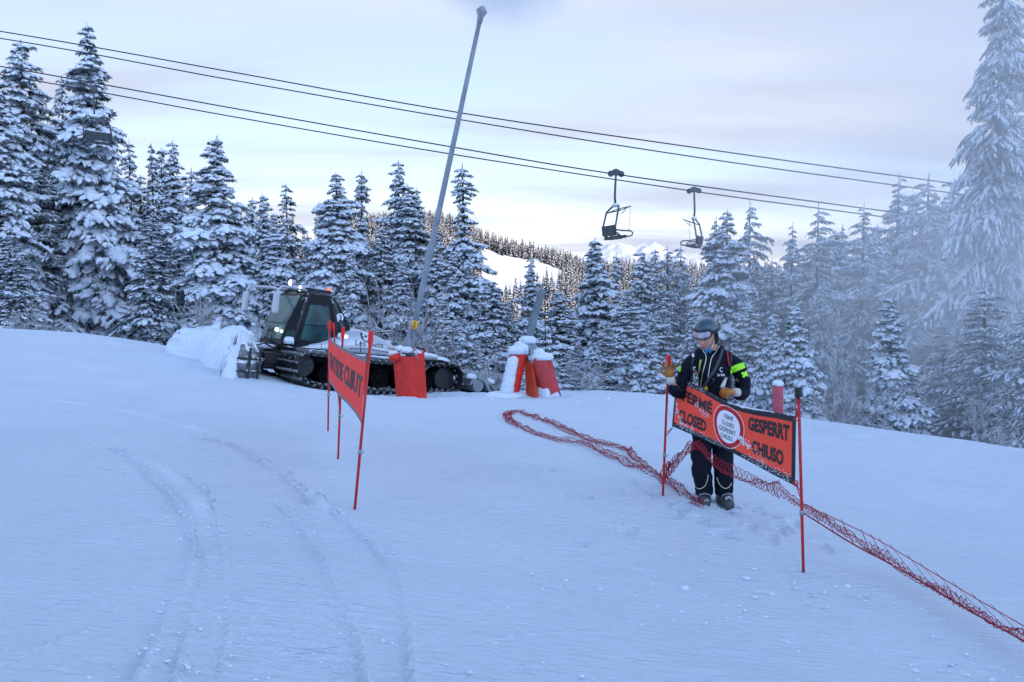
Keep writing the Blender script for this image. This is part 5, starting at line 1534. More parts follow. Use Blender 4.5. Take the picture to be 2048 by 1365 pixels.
for i in range(nu + 1):
    f = i / nu; y = 2.5 - 5.0 * f; wing = abs(y) / 2.5
    xb = 3.52 + .85 * max(0, wing - .65) / .35
    for j in range(nv + 1):
        g = j / nv; a = g * PI * .5
        top = 1.26 + .10 * math.sin(3 * y) + .12 * (1 - wing)
        if wing > .96: top *= .78
        rx = (.66 + .16 * math.sin(1.7 * y + 1)) * (1 - .45 * wing ** 3)
        x = xb + .05 + rx * math.sin(a) ** .9; z = top * math.cos(a) ** .62 - .06
        V_.append((x + .05 * math.sin(9 * y + 5 * g) + rngb.normal(0, .018), y + rngb.normal(0, .012), z + .05 * math.sin(7 * y) * (1 - g) + rngb.normal(0, .018)))
Fq = [(i * (nv + 1) + j, (i + 1) * (nv + 1) + j, (i + 1) * (nv + 1) + j + 1, i * (nv + 1) + j + 1) for i in range(nu) for j in range(nv)]
base_i = len(V_); V_ += [(3.52 + (.85 * max(0, abs(2.5 - 5.0 * i / nu) / 2.5 - .65) / .35), 2.5 - 5.0 * i / nu, -.06) for i in range(nu + 1)]
for i in range(nu): Fq.append((i * (nv + 1), base_i + i, base_i + i + 1, (i + 1) * (nv + 1)))
Fq.append(tuple([base_i] + [j for j in range(nv + 1)])); Fq.append(tuple([base_i + nu] + [nu * (nv + 1) + j for j in range(nv, -1, -1)]))
mb = MB(); mb.add(V_, Fq)
for i in range(30):
    A2, B2 = snow_cap((rngb.uniform(4.2, 5.0), rngb.uniform(-2.4, 2.4), rngb.uniform(-.05, .1)), rngb.uniform(.05, .16), .1, (1, 1), i, .3); mb.add(A2, B2)
mb.build('packed_snow', M_SNOW, bl, smooth=True)
# ------------------------------------------------------------------ the helmeted person
fb = ground_hit(1428, 1012); PD = 9.15
B0 = Vector((P(1428, 1012, PD).x, PD, g1(P(1428, 1012, PD).x, PD)))
per = thing('person', 'person in dark ski jacket, helmet and tan gloves standing behind the four-language banner', 'person', B0)
q_ = lambda px, py, dD=0.0: P(px, py, PD + dD) - B0
def skin(name, verts, edges, radii, m, parent, sub=2, root=0, smooth=True, wr=0.0, seed=0):
    me = bpy.data.meshes.new(name); me.from_pydata([tuple(v) for v in verts], edges, [])
    o = obj_me(name, me)
    md = o.modifiers.new('skin', 'SKIN'); md.use_smooth_shade = True
    sv = me.skin_vertices[0].data
    for i, r in enumerate(radii): sv[i].radius = r if isinstance(r, tuple) else (r, r); sv[i].use_root = (i == root)
    sb = o.modifiers.new('sub', 'SUBSURF'); sb.levels = sub; sb.render_levels = sub
    bpy.context.view_layer.update(); dg = bpy.context.evaluated_depsgraph_get()
    nm = bpy.data.meshes.new_from_object(o.evaluated_get(dg)); nm.name = name
    bpy.data.objects.remove(o)
    nm.materials.clear(); nm.materials.append(m)
    n = len(nm.vertices); co = np.empty(n * 3); nm.vertices.foreach_get('co', co); co = co.reshape(-1, 3)
    if wr:
        no = np.array([v.normal[:] for v in nm.vertices])
        f = vnoise(co[:, 2] * 17 + co[:, 0] * 6, co[:, 0] * 9 + co[:, 1] * 11, 300 + seed) + .5 * vnoise(co[:, 2] * 38 - co[:, 0] * 20, co[:, 0] * 22 + co[:, 1] * 13, 301 + seed)
        co = co + no * (f * wr)[:, None]; nm.vertices.foreach_set('co', co.ravel()); nm.update()
    nm.polygons.foreach_set('use_smooth', [True] * len(nm.polygons))
    return obj_me(name, nm, parent)
M_SKIN = mat('skin', (.50, .26, .19), rough=.55, noise=.06, nscale=14)
M_JACKET = mat('navy_jacket', (.006, .009, .018), spec=.15, rough=.75, noise=.25, nscale=7, bump=.2, bscale=25)
M_TROU = mat('navy_trousers', (.007, .010, .018), spec=.15, rough=.75, noise=.25, nscale=7, bump=.2, bscale=25, snow=.02)
M_GLOVE = mat('tan_leather', (.42, .17, .035), rough=.7, noise=.25, nscale=14, bump=.25, bscale=40)
M_CUFF = mat('cream_cuff', (.55, .52, .46), rough=.8)
M_HELMET = mat('blue_grey_helmet', (.030, .065, .10), rough=.3, noise=.1, nscale=5, coat=.3)
M_BOOT = mat('boot_shell', (.06, .06, .07), rough=.4, noise=.5, nscale=12, snow=.12, snow_scale=24)
M_NEON = mat('neon_green', (.42, 1.0, .04), rough=.6)
M_PIPE = mat('pale_piping', (.62, .66, .50), rough=.5)
# joints (photograph rows read off at the person's distance)
J = dict(pel=(1424, 835, .02), spn=(1424, 795, .02), chest=(1426, 745, .02), neck=(1424, 708, .02), neck2=(1419, 694, .0), head=(1416, 672, -.01),
         shL=(1384, 722, .02), elL=(1362, 790, -.02), wrL=(1343, 765, -.10), shR=(1468, 722, .02), elR=(1489, 790, -.02), wrR=(1466, 786, -.22),
         hipL=(1404, 850, .02), knL=(1403, 925, -.04), anL=(1408, 990, .02), hipR=(1446, 850, .02), knR=(1446, 925, -.04), anR=(1447, 990, .02))
K = {k: q_(*v) for k, v in J.items()}
names = ['pel', 'spn', 'chest', 'neck', 'neck2', 'head', 'shL', 'elL', 'wrL', 'shR', 'elR', 'wrR', 'hipL', 'knL', 'anL', 'hipR', 'knR', 'anR']
E = [(0, 1), (1, 2), (2, 3), (3, 4), (4, 5), (3, 6), (6, 7), (7, 8), (3, 9), (9, 10), (10, 11), (0, 12), (12, 13), (13, 14), (0, 15), (15, 16), (16, 17)]
skin('body', [K[n] for n in names], E, [(.13, .10), (.12, .09), (.13, .10), (.07, .07), (.058, .058), (.062, .07), .05, .04, .03, .05, .04, .03, .07, .05, .045, .07, .05, .045], M_SKIN, per, 1)
# jacket
jv = [q_(1424, 852, .02), q_(1425, 820, .02), q_(1426, 785, .02), q_(1427, 752, .02), q_(1427, 728, .03), q_(1425, 706, .02), q_(1424, 697, .02),
      q_(1394, 720, .02), q_(1376, 731, .02), q_(1367, 760, .02), q_(1361, 792, -.01), q_(1350, 786, -.07), q_(1343, 770, -.11),
      q_(1458, 720, .03), q_(1477, 732, .03), q_(1486, 760, .02), q_(1488, 788, -.03), q_(1481, 792, -.14), q_(1471, 788, -.20)]
je = [(0, 1), (1, 2), (2, 3), (3, 4), (4, 5), (5, 6), (4, 7), (7, 8), (8, 9), (9, 10), (10, 11), (11, 12), (4, 13), (13, 14), (14, 15), (15, 16), (16, 17), (17, 18)]
jr = [(.205, .155), (.20, .15), (.195, .15), (.20, .15), (.17, .14), (.098, .092), (.088, .085),
      (.11, .10), (.088, .088), (.078, .078), (.07, .07), (.062, .062), (.055, .055), (.11, .10), (.088, .088), (.080, .080), (.075, .075), (.066, .066), (.058, .058)]
jk = skin('jacket', jv, je, jr, M_JACKET, per, 3, wr=.009, seed=1)
tv = [q_(1425, 838, .02), q_(1408, 858, .02), q_(1403, 895, .0), q_(1402, 925, -.03), q_(1406, 960, .0), q_(1409, 984, .02), q_(1410, 992, .02),
      q_(1443, 858, .02), q_(1446, 895, .0), q_(1446, 925, -.03), q_(1447, 960, .0), q_(1448, 984, .02), q_(1449, 990, .02)]
te = [(0, 1), (1, 2), (2, 3), (3, 4), (4, 5), (5, 6), (0, 7), (7, 8), (8, 9), (9, 10), (10, 11), (11, 12)]
trs = skin('trousers', tv, te, [(.17, .14), (.118, .12), (.112, .115), (.102, .11), (.096, .105), (.090, .10), (.088, .098), (.118, .12), (.112, .115), (.102, .11), (.096, .105), (.090, .10), (.088, .098)], M_TROU, per, 3, wr=.009, seed=2)
# boots
for px, dx in ((1408, -.02), (1448, .02)):
    mb = MB(); c = q_(px, 1014, .03)
    c.z = max(c.z, 0) * .0 + .0
    R = Euler((0, 0, -.15 if px < 1420 else .1)).to_matrix()
    f = lambda x, y, z: c + R @ Vector((x, y, z))
    secs = []
    for y, hw, zt in ((.13, .045, .10), (.09, .058, .22), (.02, .062, .24), (-.05, .060, .17), (-.12, .056, .115), (-.18, .046, .085), (-.205, .030, .06)):
        secs.append([f(-hw, y, .005), f(-hw * 1.03, y, zt * .5), f(-hw * .8, y, zt * .9), f(0, y, zt), f(hw * .8, y, zt * .9), f(hw * 1.03, y, zt * .5), f(hw, y, .005)])
    loft(mb, secs); bt = mb.build('boot', M_BOOT, per, smooth=True, bevel=.01)
    mb = MB()
    for y, z, w_ in ((-.06, .165, .066), (-.11, .125, .062), (.0, .215, .066)):
        mb.tube([f(-w_, y + .02, z * .6), f(-w_ * .8, y, z), f(0, y - .005, z + .016), f(w_ * .8, y, z), f(w_, y + .02, z * .6)], .007, 6)
    mb.build('buckle', M_STEEL, bt, smooth=True)
# head with a face: numpy sphere pushed into shape. local axes: x right of the face, -y forward, z up
def make_head():
    n1_, n2_ = 72, 96
    th = np.linspace(0.01, PI - .01, n1_); ph = np.linspace(0, 2 * PI, n2_, endpoint=False)
    T_, Ph = np.meshgrid(th, ph, indexing='ij')
    x = np.sin(T_) * np.sin(Ph); y = -np.sin(T_) * np.cos(Ph); z = np.cos(T_)
    X, Y, Z = x * .073, y * .095, z * .118
    fr = np.clip(-y, 0, 1)
    jaw = np.clip(-z, 0, 1)
    X *= 1 - .34 * jaw ** 1.6; Y = np.where(Y < 0, Y * (1 + .02 * jaw), Y * (1 - .45 * jaw))
    g = lambda cx, cz, sx, sz: np.exp(-((X - cx) / sx) ** 2 - ((Z - cz) / sz) ** 2) * (y < 0)
    Y -= .026 * g(0, -.022, .010, .017) + .016 * g(0, .0, .008, .022)      # nose
    Y += .012 * (g(-.028, .010, .016, .010) + g(.028, .010, .016, .010))    # eye sockets
    Y -= .008 * (g(-.027, .030, .022, .008) + g(.027, .030, .022, .008))    # brow
    Y -= .008 * (g(0, -.052, .022, .005) + g(0, -.064, .019, .005)); Y += .006 * g(0, -.058, .022, .0025)   # lips
    Y -= .012 * g(0, -.092, .022, .014)                                      # chin
    Y -= .004 * (g(-.042, -.02, .016, .018) + g(.042, -.02, .016, .018))     # cheekbones
    V = np.stack([X, Y, Z], -1).reshape(-1, 3)
    idx = np.arange(n1_ * n2_).reshape(n1_, n2_)
    F = np.stack([idx[:-1], np.roll(idx[:-1], -1, 1), np.roll(idx[1:], -1, 1), idx[1:]], -1).reshape(-1, 4)
    return V, F
hc = q_(1413, 675, -.02)
HM = Matrix.Translation(hc) @ Euler((math.radians(14), 0, 0)).to_matrix().to_4x4()
HM = Matrix.Translation(hc) @ Matrix.Rotation(math.radians(-34), 4, 'Z') @ Matrix.Rotation(math.radians(16), 4, 'X') @ Matrix.Scale(1.17, 4)
hl_ = lambda x, y, z: HM @ Vector((x, y, z))
V, F = make_head(); Mh = np.array(HM)
head = obj_me('head', mesh_np('head', V @ Mh[:3, :3].T + Mh[:3, 3], F, M_SKIN), per)
mb = MB()
for s in (-1, 1): mb.ball(hl_(s * .028, -.080, .010), .011, 12)
mb.build('eye', mat('eye_white', (.6, .58, .55), rough=.3), head, smooth=True)
mb = MB()
for s in (-1, 1):
    mb.ball(hl_(s * .028, -.0885, .007), .005, 8)
    mb.tube([hl_(s * .016, -.096, .026), hl_(s * .028, -.098, .031), hl_(s * .044, -.088, .027)], .0045, 6)     # brows
    mb.tube([hl_(s * .017, -.0905, .015), hl_(s * .028, -.093, .018), hl_(s * .040, -.086, .013)], .003, 5)
mb.build('eyebrow', mat('dark_hair', (.02, .015, .012), rough=.8), head, smooth=True)
mb = MB(); mb.tube([hl_(-.020, -.088, -.058), hl_(-.01, -.098, -.057), hl_(0, -.101, -.058), hl_(.01, -.098, -.057), hl_(.020, -.088, -.058)], [.002, .0045, .005, .0045, .002], 8); mb.build('mouth', mat('lips', (.38, .12, .11), rough=.5), head, smooth=True)
mb = MB()
for i, s in enumerate((-1, 1)): mb.ball(hl_(s * .072, .01, -.01), .028, 10, (.4, .8, 1.1))
mb.build('ear', M_SKIN, head, smooth=True)
# helmet: shell with ear pads, brim, strap, goggles pushed up on the brow
mb = MB(); n = 36; k = 16; vs = []
for i in range(k + 1):
    a = PI * .5 * i / k
    for j in range(n):
        ph = 2 * PI * j / n; c, s = math.sin(ph), -math.cos(ph)
        cut = .052 if s < -.35 else (.052 - .115 * smooth01((s + .35) / .9))
        z0 = .125 + (.0 if True else 0)
        zt = float(.052 + (cut - .052)) if i == k else None
        r = math.sin(a) ** .85
        z = .052 + (.158 - .052) * math.cos(a) ** .9 if i < k else float(cut)
        rx, ry = .097, .120
        if i == k: rx *= .97; ry *= .98
        vs.append(hl_(rx * r * c, ry * r * s + .010, z + .008))
mb.add(vs, [(i * n + j, i * n + (j + 1) % n, (i + 1) * n + (j + 1) % n, (i + 1) * n + j) for i in range(k) for j in range(n)])
hel = mb.build('helmet', M_HELMET, per, smooth=True)
so_ = hel.modifiers.new('thick', 'SOLIDIFY'); so_.thickness = .012; so_.offset = -1
mb = MB()
for s in (-1, 1): mb.ball(hl_(s * .080, .02, -.010), .055, 14, (.42, .85, 1.15))
mb.ball(hl_(0, .075, -.005), .07, 14, (1.05, .6, .85))
mb.build('ear_pad', mat('helmet_lining', (.014, .016, .02), rough=.7), hel, smooth=True)
mb = MB(); 
arc_ = lambda r, y0, z, a0, a1, n=15, zz=0: [hl_(r * math.sin(math.radians(a)), -r * 1.20 * math.cos(math.radians(a)) + y0, z + zz * abs(a) / 90) for a in np.linspace(a0, a1, n)]
mb.tube(arc_(.103, .010, .060, 40, 320, 24), .018, 8, ell=.35); mb.build('goggle_strap', M_BLACK, hel, smooth=True)
def goggle(rr, zz0, zz1, a, off):
    vs = []; n = 18; m = 8
    for i in range(m + 1):
        v = i / m; z = zz0 + (zz1 - zz0) * v; hwv = a * (1 - .20 * abs(2 * v - 1) ** 3)
        for j in range(n + 1):
            an = math.radians(-hwv + 2 * hwv * j / n)
            vs.append(hl_(rr * math.sin(an), -rr * 1.18 * math.cos(an) + .012 - off, z - .006 * math.cos(an * 2)))
    return vs, [(i * (n + 1) + j, i * (n + 1) + j + 1, (i + 1) * (n + 1) + j + 1, (i + 1) * (n + 1) + j) for i in range(m) for j in range(n)]
mb = MB(); v1, f1 = goggle(.100, .030, .100, 52, .006); mb.add(v1, f1); gg = mb.build('goggles', M_BLACK, hel, smooth=True)
so_ = gg.modifiers.new('t', 'SOLIDIFY'); so_.thickness = .024; so_.offset = 0
mb = MB(); v1, f1 = goggle(.112, .040, .092, 44, .010); mb.add(v1, f1); ln = mb.build('lens', mat('mirror_lens', (.42, .30, .36), rough=.1, metal=.7, nscale=10, col2=(.75, .66, .72)), gg, smooth=True)
mb = MB(); mb.tube([hl_(.078, -.02, -.02), hl_(.062, -.045, -.07), hl_(.02, -.06, -.112), hl_(-.03, -.05, -.108), hl_(-.07, -.02, -.04)], .005, 6); mb.build('chin_strap', M_PIPE, hel, smooth=True)
# collar, hood roll, blue neck tube
mb = MB()
cc = q_(1424, 704, .02)
for zz, rr, th_ in ((-.035, .112, .035), (.0, .108, .030), (.03, .104, .022)):
    mb.tube([cc + Vector((rr * math.sin(math.radians(a)), -rr * math.cos(math.radians(a)) * .95 + .01, zz + .020 * abs(a - 180) / 180 * -1 + .02)) for a in np.linspace(22, 338, 24)], th_, 8)
col = mb.build('collar', M_JACKET, jk, smooth=True)
mb = MB(); mb.tube([cc + Vector((.13 * math.sin(math.radians(a)), -.12 * math.cos(math.radians(a)) + .03, -.01 + .0 * a)) for a in np.linspace(75, 285, 16)], [.03 + .02 * math.sin(PI * i / 15) for i in range(16)], 8); mb.build('hood', M_JACKET, jk, smooth=True)
mb = MB(); mb.tube([q_(1417, 712, -.05), q_(1416, 704, -.04), q_(1416, 697, -.03)], [.048, .046, .044], 14); mb.build('neck_tube', mat('blue_neck_tube', (.04, .22, .42), rough=.8), per, smooth=True)

# things sewn on the jacket: dropped on its surface along the line of sight
from mathutils.bvhtree import BVHTree
def bvh_of(objs):
    vs, fs = [], []
    for o in objs:
        b = len(vs); vs += [v.co.copy() for v in o.data.vertices]; fs += [[b + i for i in p.vertices] for p in o.data.polygons]
    return BVHTree.FromPolygons(vs, fs)
bj = bvh_of([jk, col]); bt_ = bvh_of([trs])
def drop(px, py, bv, off):
    o = Vector((0, 0, CZ)) - B0; d = ray(px, py).normalized()
    h, nrm, _, dist = bv.ray_cast(o, d)
    if h is None: return q_(px, py, -.15)
    if nrm.dot(d) > 0: nrm = -nrm
    return h + nrm * off
def patch(name, corners, m, parent, bv=bj, off=.005, nu=8, nv=6):
    """corners: photograph quad tl, tr, br, bl laid over the cloth"""
    a, b, c, d = [np.array(p, float) for p in corners]; vs = []
    for j in range(nv + 1):
        for i in range(nu + 1):
            u, v = i / nu, j / nv; p = (a * (1 - u) + b * u) * (1 - v) + (d * (1 - u) + c * u) * v
            vs.append(drop(p[0], p[1], bv, off))
    mb = MB(); mb.add(vs, [(j * (nu + 1) + i, j * (nu + 1) + i + 1, (j + 1) * (nu + 1) + i + 1, (j + 1) * (nu + 1) + i) for j in range(nv) for i in range(nu)])
    return mb.build(name, m, parent, smooth=True)
def ribbon(name, pts, r, m, parent, bv=bj, off=.003, flat=1.0):
    mb = MB(); c = catmull(np.array(pts, float), 5); mb.tube([drop(p[0], p[1], bv, off) for p in c], r, 6); return mb.build(name, m, parent, smooth=True)
patch('armband', [(1459, 735), (1487, 724), (1490, 736), (1462, 748)], M_NEON, jk)
def plus(name, px, py, s, m, parent, ang=.2):
    for k in (0, 1):
        a = ang + k * PI / 2; c, s_ = math.cos(a), math.sin(a); w = s * .36
        f = lambda u, v: (px + u * c - v * s_, py + u * s_ + v * c)
        patch(name, [f(-s, -w), f(s, -w), f(s, w), f(-s, w)], m, parent, nu=4, nv=2, off=.006 + .001 * k)
plus('cross', 1489, 749, 6.5, M_NEON, jk, .45)
plus('cross', 1412, 777, 5, mat('yellow_cross', (.75, .75, .05)), jk, .7)
patch('armband', [(1358, 737), (1363, 732), (1362, 743), (1357, 744)], M_NEON, jk)
patch('pocket_zip', [(1400, 720), (1403.5, 720), (1398.5, 758), (1394.5, 757)], mat('lime_zip', (.34, .50, .10), rough=.5), jk)
ribbon('piping', [(1405, 700), (1412, 712), (1411, 725), (1406, 745), (1402, 773)], .0045, M_PIPE, jk)
ribbon('piping', [(1439, 693), (1432, 704), (1424, 715), (1420, 730), (1416, 757)], .0045, M_PIPE, jk)
ribbon('strap', [(1444, 700), (1438, 720), (1430, 738), (1418, 758), (1406, 778)], .016, mat('grey_strap', (.05, .05, .06), rough=.7), jk)
ribbon('strap', [(1392, 706), (1386, 722), (1383, 742), (1384, 765)], .014, M_BLACK, jk)
ribbon('strap', [(1462, 708), (1460, 728), (1458, 760)], .014, M_BLACK, jk)
ribbon('strap', [(1453, 706), (1455, 718), (1457, 733)], .007, mat('red_strap', (.6, .015, .02), rough=.6), jk, off=.012)
patch('label_patch', [(1385, 711), (1389, 710), (1389, 715), (1386, 716)], M_WHITE, jk, nu=2, nv=2, off=.018)
def jw(u, v, off): return drop(1433 + u * 16, 735 + v * 18, bj, off)
writing_on('lettering', [('Les Gets', .08, 1.0, .66, .98, .01, 0), ('C', .38, .72, .02, .52, .0, 0)], jw, M_WHITE, jk, .006)
writing_on('lettering', [('S', 0, 1, 0, 1, .02, .2)], lambda u, v, off: drop(1384 + u * 7, 733 + v * 14, bj, off), M_WHITE, jk, .006)
ribbon('logo', [(1384, 747), (1388, 746), (1390, 742)], .005, mat('logo_red', (.5, .02, .02)), jk)
ribbon('piping', [(1388, 972), (1398, 978), (1409, 973), (1414, 962), (1416, 950)], .004, M_PIPE, trs, bt_)
ribbon('piping', [(1434, 955), (1440, 970), (1450, 977), (1458, 974), (1463, 966)], .004, M_PIPE, trs, bt_)
mb = MB(); mb.tube([drop(1428, 755, bj, .02), drop(1424, 764, bj, .035)], .012, 8); mb.tube([drop(1424, 764, bj, .035), drop(1418, 772, bj, .02)], .005, 6); mb.build('radio', M_BLACK, jk, smooth=True)
# backpack seen over the shoulders
mb = MB(); c = q_(1430, 745, .24); mb.box(c, (.34, .16, .46)); bpk = mb.build('backpack', mat('backpack', (.02, .022, .03), rough=.7, noise=.3, nscale=9), per, bevel=.06, segs=4)

# gloves: five separate curled fingers rooted in a palm
def glove(wr, palm_dir, curl_dir, side, label_size=1.0, curl=(55, 50), spread=.0, thumb=None, fingers_len=1.0):
    """wr wrist point, palm_dir towards the knuckles, curl_dir where the fingers bend, side thumb side"""
    d = palm_dir.normalized(); c = (curl_dir - d * curl_dir.dot(d)).normalized(); s = side.normalized() * 1.0
    s = (s - d * s.dot(d) - c * s.dot(c)).normalized()
    k = label_size
    verts = [wr, wr + d * .045 * k, wr + d * .085 * k]; edges = [(0, 1), (1, 2)]; rad = [(.036 * k, .030 * k), (.044 * k, .028 * k), (.042 * k, .026 * k)]
    pm = skin('glove', verts, edges, rad, M_GLOVE, per, 2)
    vs_all = []
    for i in range(4):
        o = (1.5 - i) * .0235 * k; L = (.92, 1.0, .95, .78)[i] * fingers_len
        p0 = wr + d * .07 * k + s * o; p = wr + d * .092 * k + s * (o * (1.05 + spread))
        a = 0; pts = [p0, p]; cur = p
        for j, l in enumerate((.042, .030, .024)):
            a += math.radians(curl[0] if j == 0 else curl[1]) * (1 + .06 * i - .05)
            cur = cur + (d * math.cos(a) + c * math.sin(a) + s * spread * .3 * (1.5 - i)) * l * k * L; pts.append(cur)
        f = skin('finger', pts, [(q, q + 1) for q in range(len(pts) - 1)], [.013 * k, .0138 * k, .0130 * k, .0120 * k, .0095 * k], M_GLOVE, pm, 2)
    p0 = wr + d * .028 * k + s * .030 * k
    tt = thumb if thumb else [(.5, .1, .8), (.7, .5, .45), (.6, .8, .1)]
    pts = [p0 - s * .01 * k]; cur = p0
    pts.append(cur)
    for (a_, b_, c_), l in zip(tt, (.036, .030, .024)):
        v = (d * a_ + c * b_ + s * c_).normalized(); cur = cur + v * l * k; pts.append(cur)
    skin('thumb', pts, [(q, q + 1) for q in range(len(pts) - 1)], [.016 * k, .016 * k, .015 * k, .0135 * k, .0105 * k], M_GLOVE, pm, 2)
    mb = MB(); mb.tube([wr - d * .045 * k, wr - d * .005 * k, wr + d * .012 * k], [.047 * k, .045 * k, .040 * k], 14, ell=.85); mb.build('cuff', M_CUFF, pm, smooth=True)
    return pm
# raised hand, palm to the pole, fingers closing round its cap
glove(q_(1341, 757, -.08), Vector((-.10, -.05, 1)), Vector((-.25, -1, .0)), Vector((-1, 0, .1)), 1.12, (25, 38), .35)
# other hand in front of the belly, fist round a pale pole end
wR = q_(1468, 785, -.20)
glove(wR, q_(1440, 783, -.27) - wR, Vector((-.1, .5, -1)), Vector((0, -.5, 1)), 1.12, (62, 62), 0, thumb=[(.8, .0, .5), (.9, .3, .1), (.8, .5, -.1)])
mb = MB(); a, b = q_(1445, 774, -.37), q_(1452, 757, -.20); mb.tube([a, a.lerp(b, .25), b], [.022, .018, .014], 14)
hp = mb.build('handle', mat('pale_handle', (.55, .53, .50), rough=.6), None, smooth=True)
hp.location = B0; hp.name = 'pole_grip'; tag(hp, 'short pale rod end held in the tan glove at the belly', 'rod')
# ------------------------------------------------------------------ frosted bare shrubs
def shrub_mesh(seed, H=1.6, W=1.6, n=26):
    rng = np.random.default_rng(seed); A, B, Rr = [], [], []
    def grow(p, d, l, depth, r):
        k = 5; q = p.copy()
        for i in range(k):
            d = d + rng.normal(0, .10, 3) + np.array([0, 0, -.035 * (3 - depth)]); d /= np.linalg.norm(d)
            nq = q + d * l / k; A.append(q.copy()); B.append(nq.copy()); Rr.append(r * (1 - i / k * .5)); q = nq
            if depth < 3 and i > 0:
                for _ in range(2 if depth < 2 else 1):
                    dd = d + rng.normal(0, .55, 3); dd /= np.linalg.norm(dd); grow(q, dd, l * rng.uniform(.3, .55), depth + 1, r * .6)
    for i in range(n):
        a = rng.random() * 6.28; e = rng.uniform(.3, 1.3)
        d = np.array([math.cos(a) * math.cos(e) * W / H, math.sin(a) * math.cos(e) * W / H, math.sin(e)]); d /= np.linalg.norm(d)
        grow(np.array([rng.normal(0, .1), rng.normal(0, .1), -.1]), d, H * rng.uniform(.6, 1.1), 1, .022)
    A, B, Rr = np.array(A), np.array(B), np.array(Rr)[:, None]
    V, F = edges_to_tubes(A, B, Rr, 4)
    return mesh_np('branches', V, F, M_TWIG)
SH = [shrub_mesh(s, n=16) for s in (1, 2, 3)]
def shrub(px, py, D, w, h, label, i):
    """px, py: photograph position of the crown centre; sits on the ground at distance D"""
    top = P(px, py, D); zb = g1(top.x, D); H = max(.8, top.z - zb + h / 2 * D / FPX)
    o = obj_me('frosted_shrub', SH[i % 3]); o.location = (top.x, D, zb); o.rotation_euler = (0, 0, i * 1.7); s = max(w / 2 * D / FPX / 1.5, H / 1.7 * .7)
    o.scale = (s, s, H / 1.7)
    return tag(o, label, 'shrub', 'bare frosted shrubs')
shrub(415, 620, 34, 190, 90, 'bare frosted shrub spreading behind the heap of snow on the blade', 0)
shrub(60, 640, 36.5, 120, 50, 'low frosted shrub at the left edge behind the snow bank', 1)
shrub(775, 625, 32, 130, 110, 'bare frosted shrub arching behind the groomer bonnet', 2)
shrub(855, 640, 31.5, 120, 110, 'frosted shrub behind the foot of the lance', 3)
shrub(915, 735, 30, 90, 60, 'frosted shrub behind the tiller hose', 4)
shrub(985, 740, 29.5, 80, 60, 'frosted shrub just left of the snow-plastered red pad', 5)
shrub(1180, 745, 29, 100, 60, 'low frosted shrub right of the folded snow gun', 6)
shrub(1690, 775, 20.3, 140, 130, 'bushy frosted shrub right of the black-capped red pole', 7)
shrub(620, 600, 34, 110, 90, 'frosted shrub behind the cab of the groomer', 8)
shrub(1960, 820, 18.6, 130, 90, 'frosted shrub under the giant spruce at the right', 9)

# ------------------------------------------------------------------ loose crumbs of snow
rng = np.random.default_rng(77); cr = NP()
def crumb(x, y, r):
    z = g1(x, y) + r * .25; n, k = 6, 4; V = []
    for i in range(k + 1):
        a = PI * i / k
        for j in range(n):
            b = 2 * PI * j / n; rr = r * rng.uniform(.7, 1.2); V.append((x + rr * math.sin(a) * math.cos(b) * 1.2, y + rr * math.sin(a) * math.sin(b), z + rr * math.cos(a) * .7))
    F = np.array([(i * n + j, i * n + (j + 1) % n, (i + 1) * n + (j + 1) % n, (i + 1) * n + j) for i in range(k) for j in range(n)]); cr.add(np.array(V), F)
for cx, cy, sx, sy, n, rm in ((1.6, 5.7, 1.0, .6, 170, .016), (.6, 5.2, 1.4, .7, 90, .010), (2.3, 6.9, .5, .35, 70, .013), (2.0, 9.0, .7, .3, 60, .014), (-3, 6, 2.2, 2, 110, .008), (3.0, 5.4, .9, .6, 90, .012), (-1.6, 22.4, 1.6, .3, 60, .05), (1.5, 24.5, 3, .5, 60, .05), (0, 8, 3, 2.5, 120, .008)):
    for _ in range(n): crumb(rng.normal(cx, sx), rng.normal(cy, sy), .85 * rm * rng.uniform(.35, 1.3) * (1 if rng.random() < .9 else 1.8))
for poly, w, dep, berm, side in TRACKS[:7]:
    d = np.gradient(poly, axis=0); d /= np.linalg.norm(d, axis=1, keepdims=True) + 1e-9
    for i in range(len(poly)):
        for _ in range(1):
            s = side * -(w * 1.7 + rng.normal(0, .05)); 
            x, y = poly[i] + rng.normal(0, .06, 2) + np.array([-d[i, 1], d[i, 0]]) * s * rng.choice([1, -1])
            if y > 3: crumb(x, y, rng.uniform(.004, .014))
c = obj_me('snow_crumbs', mesh_np('snow_crumbs', *cr.get(), M_SNOW)); tag(c, 'loose crumbs of snow scattered over the piste', 'snow', kind='stuff')

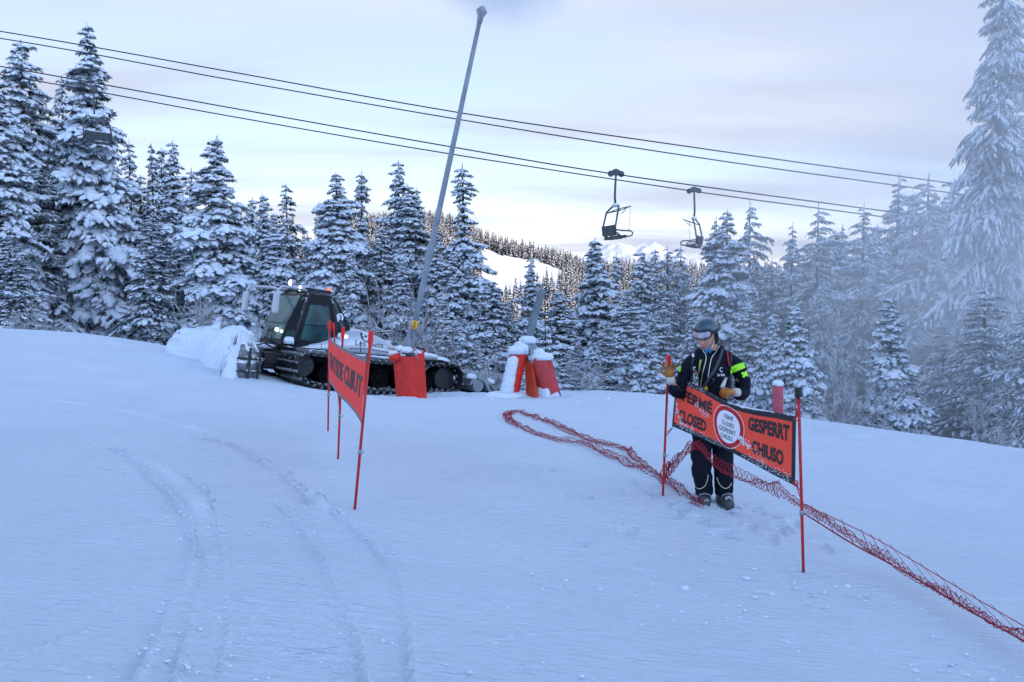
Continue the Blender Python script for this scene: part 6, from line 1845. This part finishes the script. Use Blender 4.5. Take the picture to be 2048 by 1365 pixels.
# ------------------------------------------------------------------ drifting mist from the snow gun
def vol_mat(name, dens, col=(1.0, 1.0, 1.0), aniso=.2, soft=False):
    m = bpy.data.materials.new(name); m.use_nodes = True; nt = m.node_tree
    for n in list(nt.nodes): nt.nodes.remove(n)
    o = nt.nodes.new('ShaderNodeOutputMaterial'); v = nt.nodes.new('ShaderNodeVolumePrincipled')
    v.inputs['Color'].default_value = (*col, 1); v.inputs['Density'].default_value = dens; v.inputs['Anisotropy'].default_value = aniso
    nt.links.new(v.outputs[0], o.inputs['Volume'])
    if soft:
        # density fades towards the rim of the cloud and is drifted by noise
        tc = nt.nodes.new('ShaderNodeTexCoord'); ln = nt.nodes.new('ShaderNodeVectorMath'); ln.operation = 'LENGTH'
        nt.links.new(tc.outputs['Object'], ln.inputs[0])
        mr = nt.nodes.new('ShaderNodeMapRange'); mr.interpolation_type = 'SMOOTHSTEP'
        mr.inputs['From Min'].default_value = 1.0; mr.inputs['From Max'].default_value = .15; mr.inputs['To Min'].default_value = 0; mr.inputs['To Max'].default_value = dens
        nt.links.new(ln.outputs['Value'], mr.inputs['Value'])
        nz = nt.nodes.new('ShaderNodeTexNoise'); nz.inputs['Scale'].default_value = 2.6; nz.inputs['Detail'].default_value = 2
        nt.links.new(tc.outputs['Object'], nz.inputs['Vector'])
        m2 = nt.nodes.new('ShaderNodeMapRange'); m2.inputs['From Min'].default_value = .3; m2.inputs['From Max'].default_value = .7; m2.inputs['To Min'].default_value = .45; m2.inputs['To Max'].default_value = 1.5
        nt.links.new(nz.outputs['Fac'], m2.inputs['Value'])
        mu = nt.nodes.new('ShaderNodeMath'); mu.operation = 'MULTIPLY'
        nt.links.new(mr.outputs[0], mu.inputs[0]); nt.links.new(m2.outputs[0], mu.inputs[1]); nt.links.new(mu.outputs[0], v.inputs['Density'])
    return m
def ellipsoid(name, c, r, m, label, R=None):
    mb = MB(); mb.ball((0, 0, 0), 1.0, 40, r, R); o = mb.build(name, m, None, smooth=False); o.location = c
    return tag(o, label, 'mist', kind='stuff')
mo = ellipsoid('snow_mist', (25, 28, 3), (1, 1, 1), vol_mat('mist', .11, soft=True), 'fine artificial snow hanging as pale mist over the trees at the right')
mo.scale = (24, 13, 18)
# spray leaving the nozzle: widening cloud above the frame, trailing to the right
nz = P(961, 24, 23.0)
sp = ellipsoid('snow_spray', nz + Vector((.55, .1, 1.3)), (1, 1, 1), vol_mat('spray', 2.2, soft=True), '')
sp.scale = (2.3, 1.3, 1.95); sp.rotation_euler = (0, .35, 0)
tag(sp, 'cloud of fresh snow spray leaving the nozzle of the tall lance', 'spray', kind='stuff')
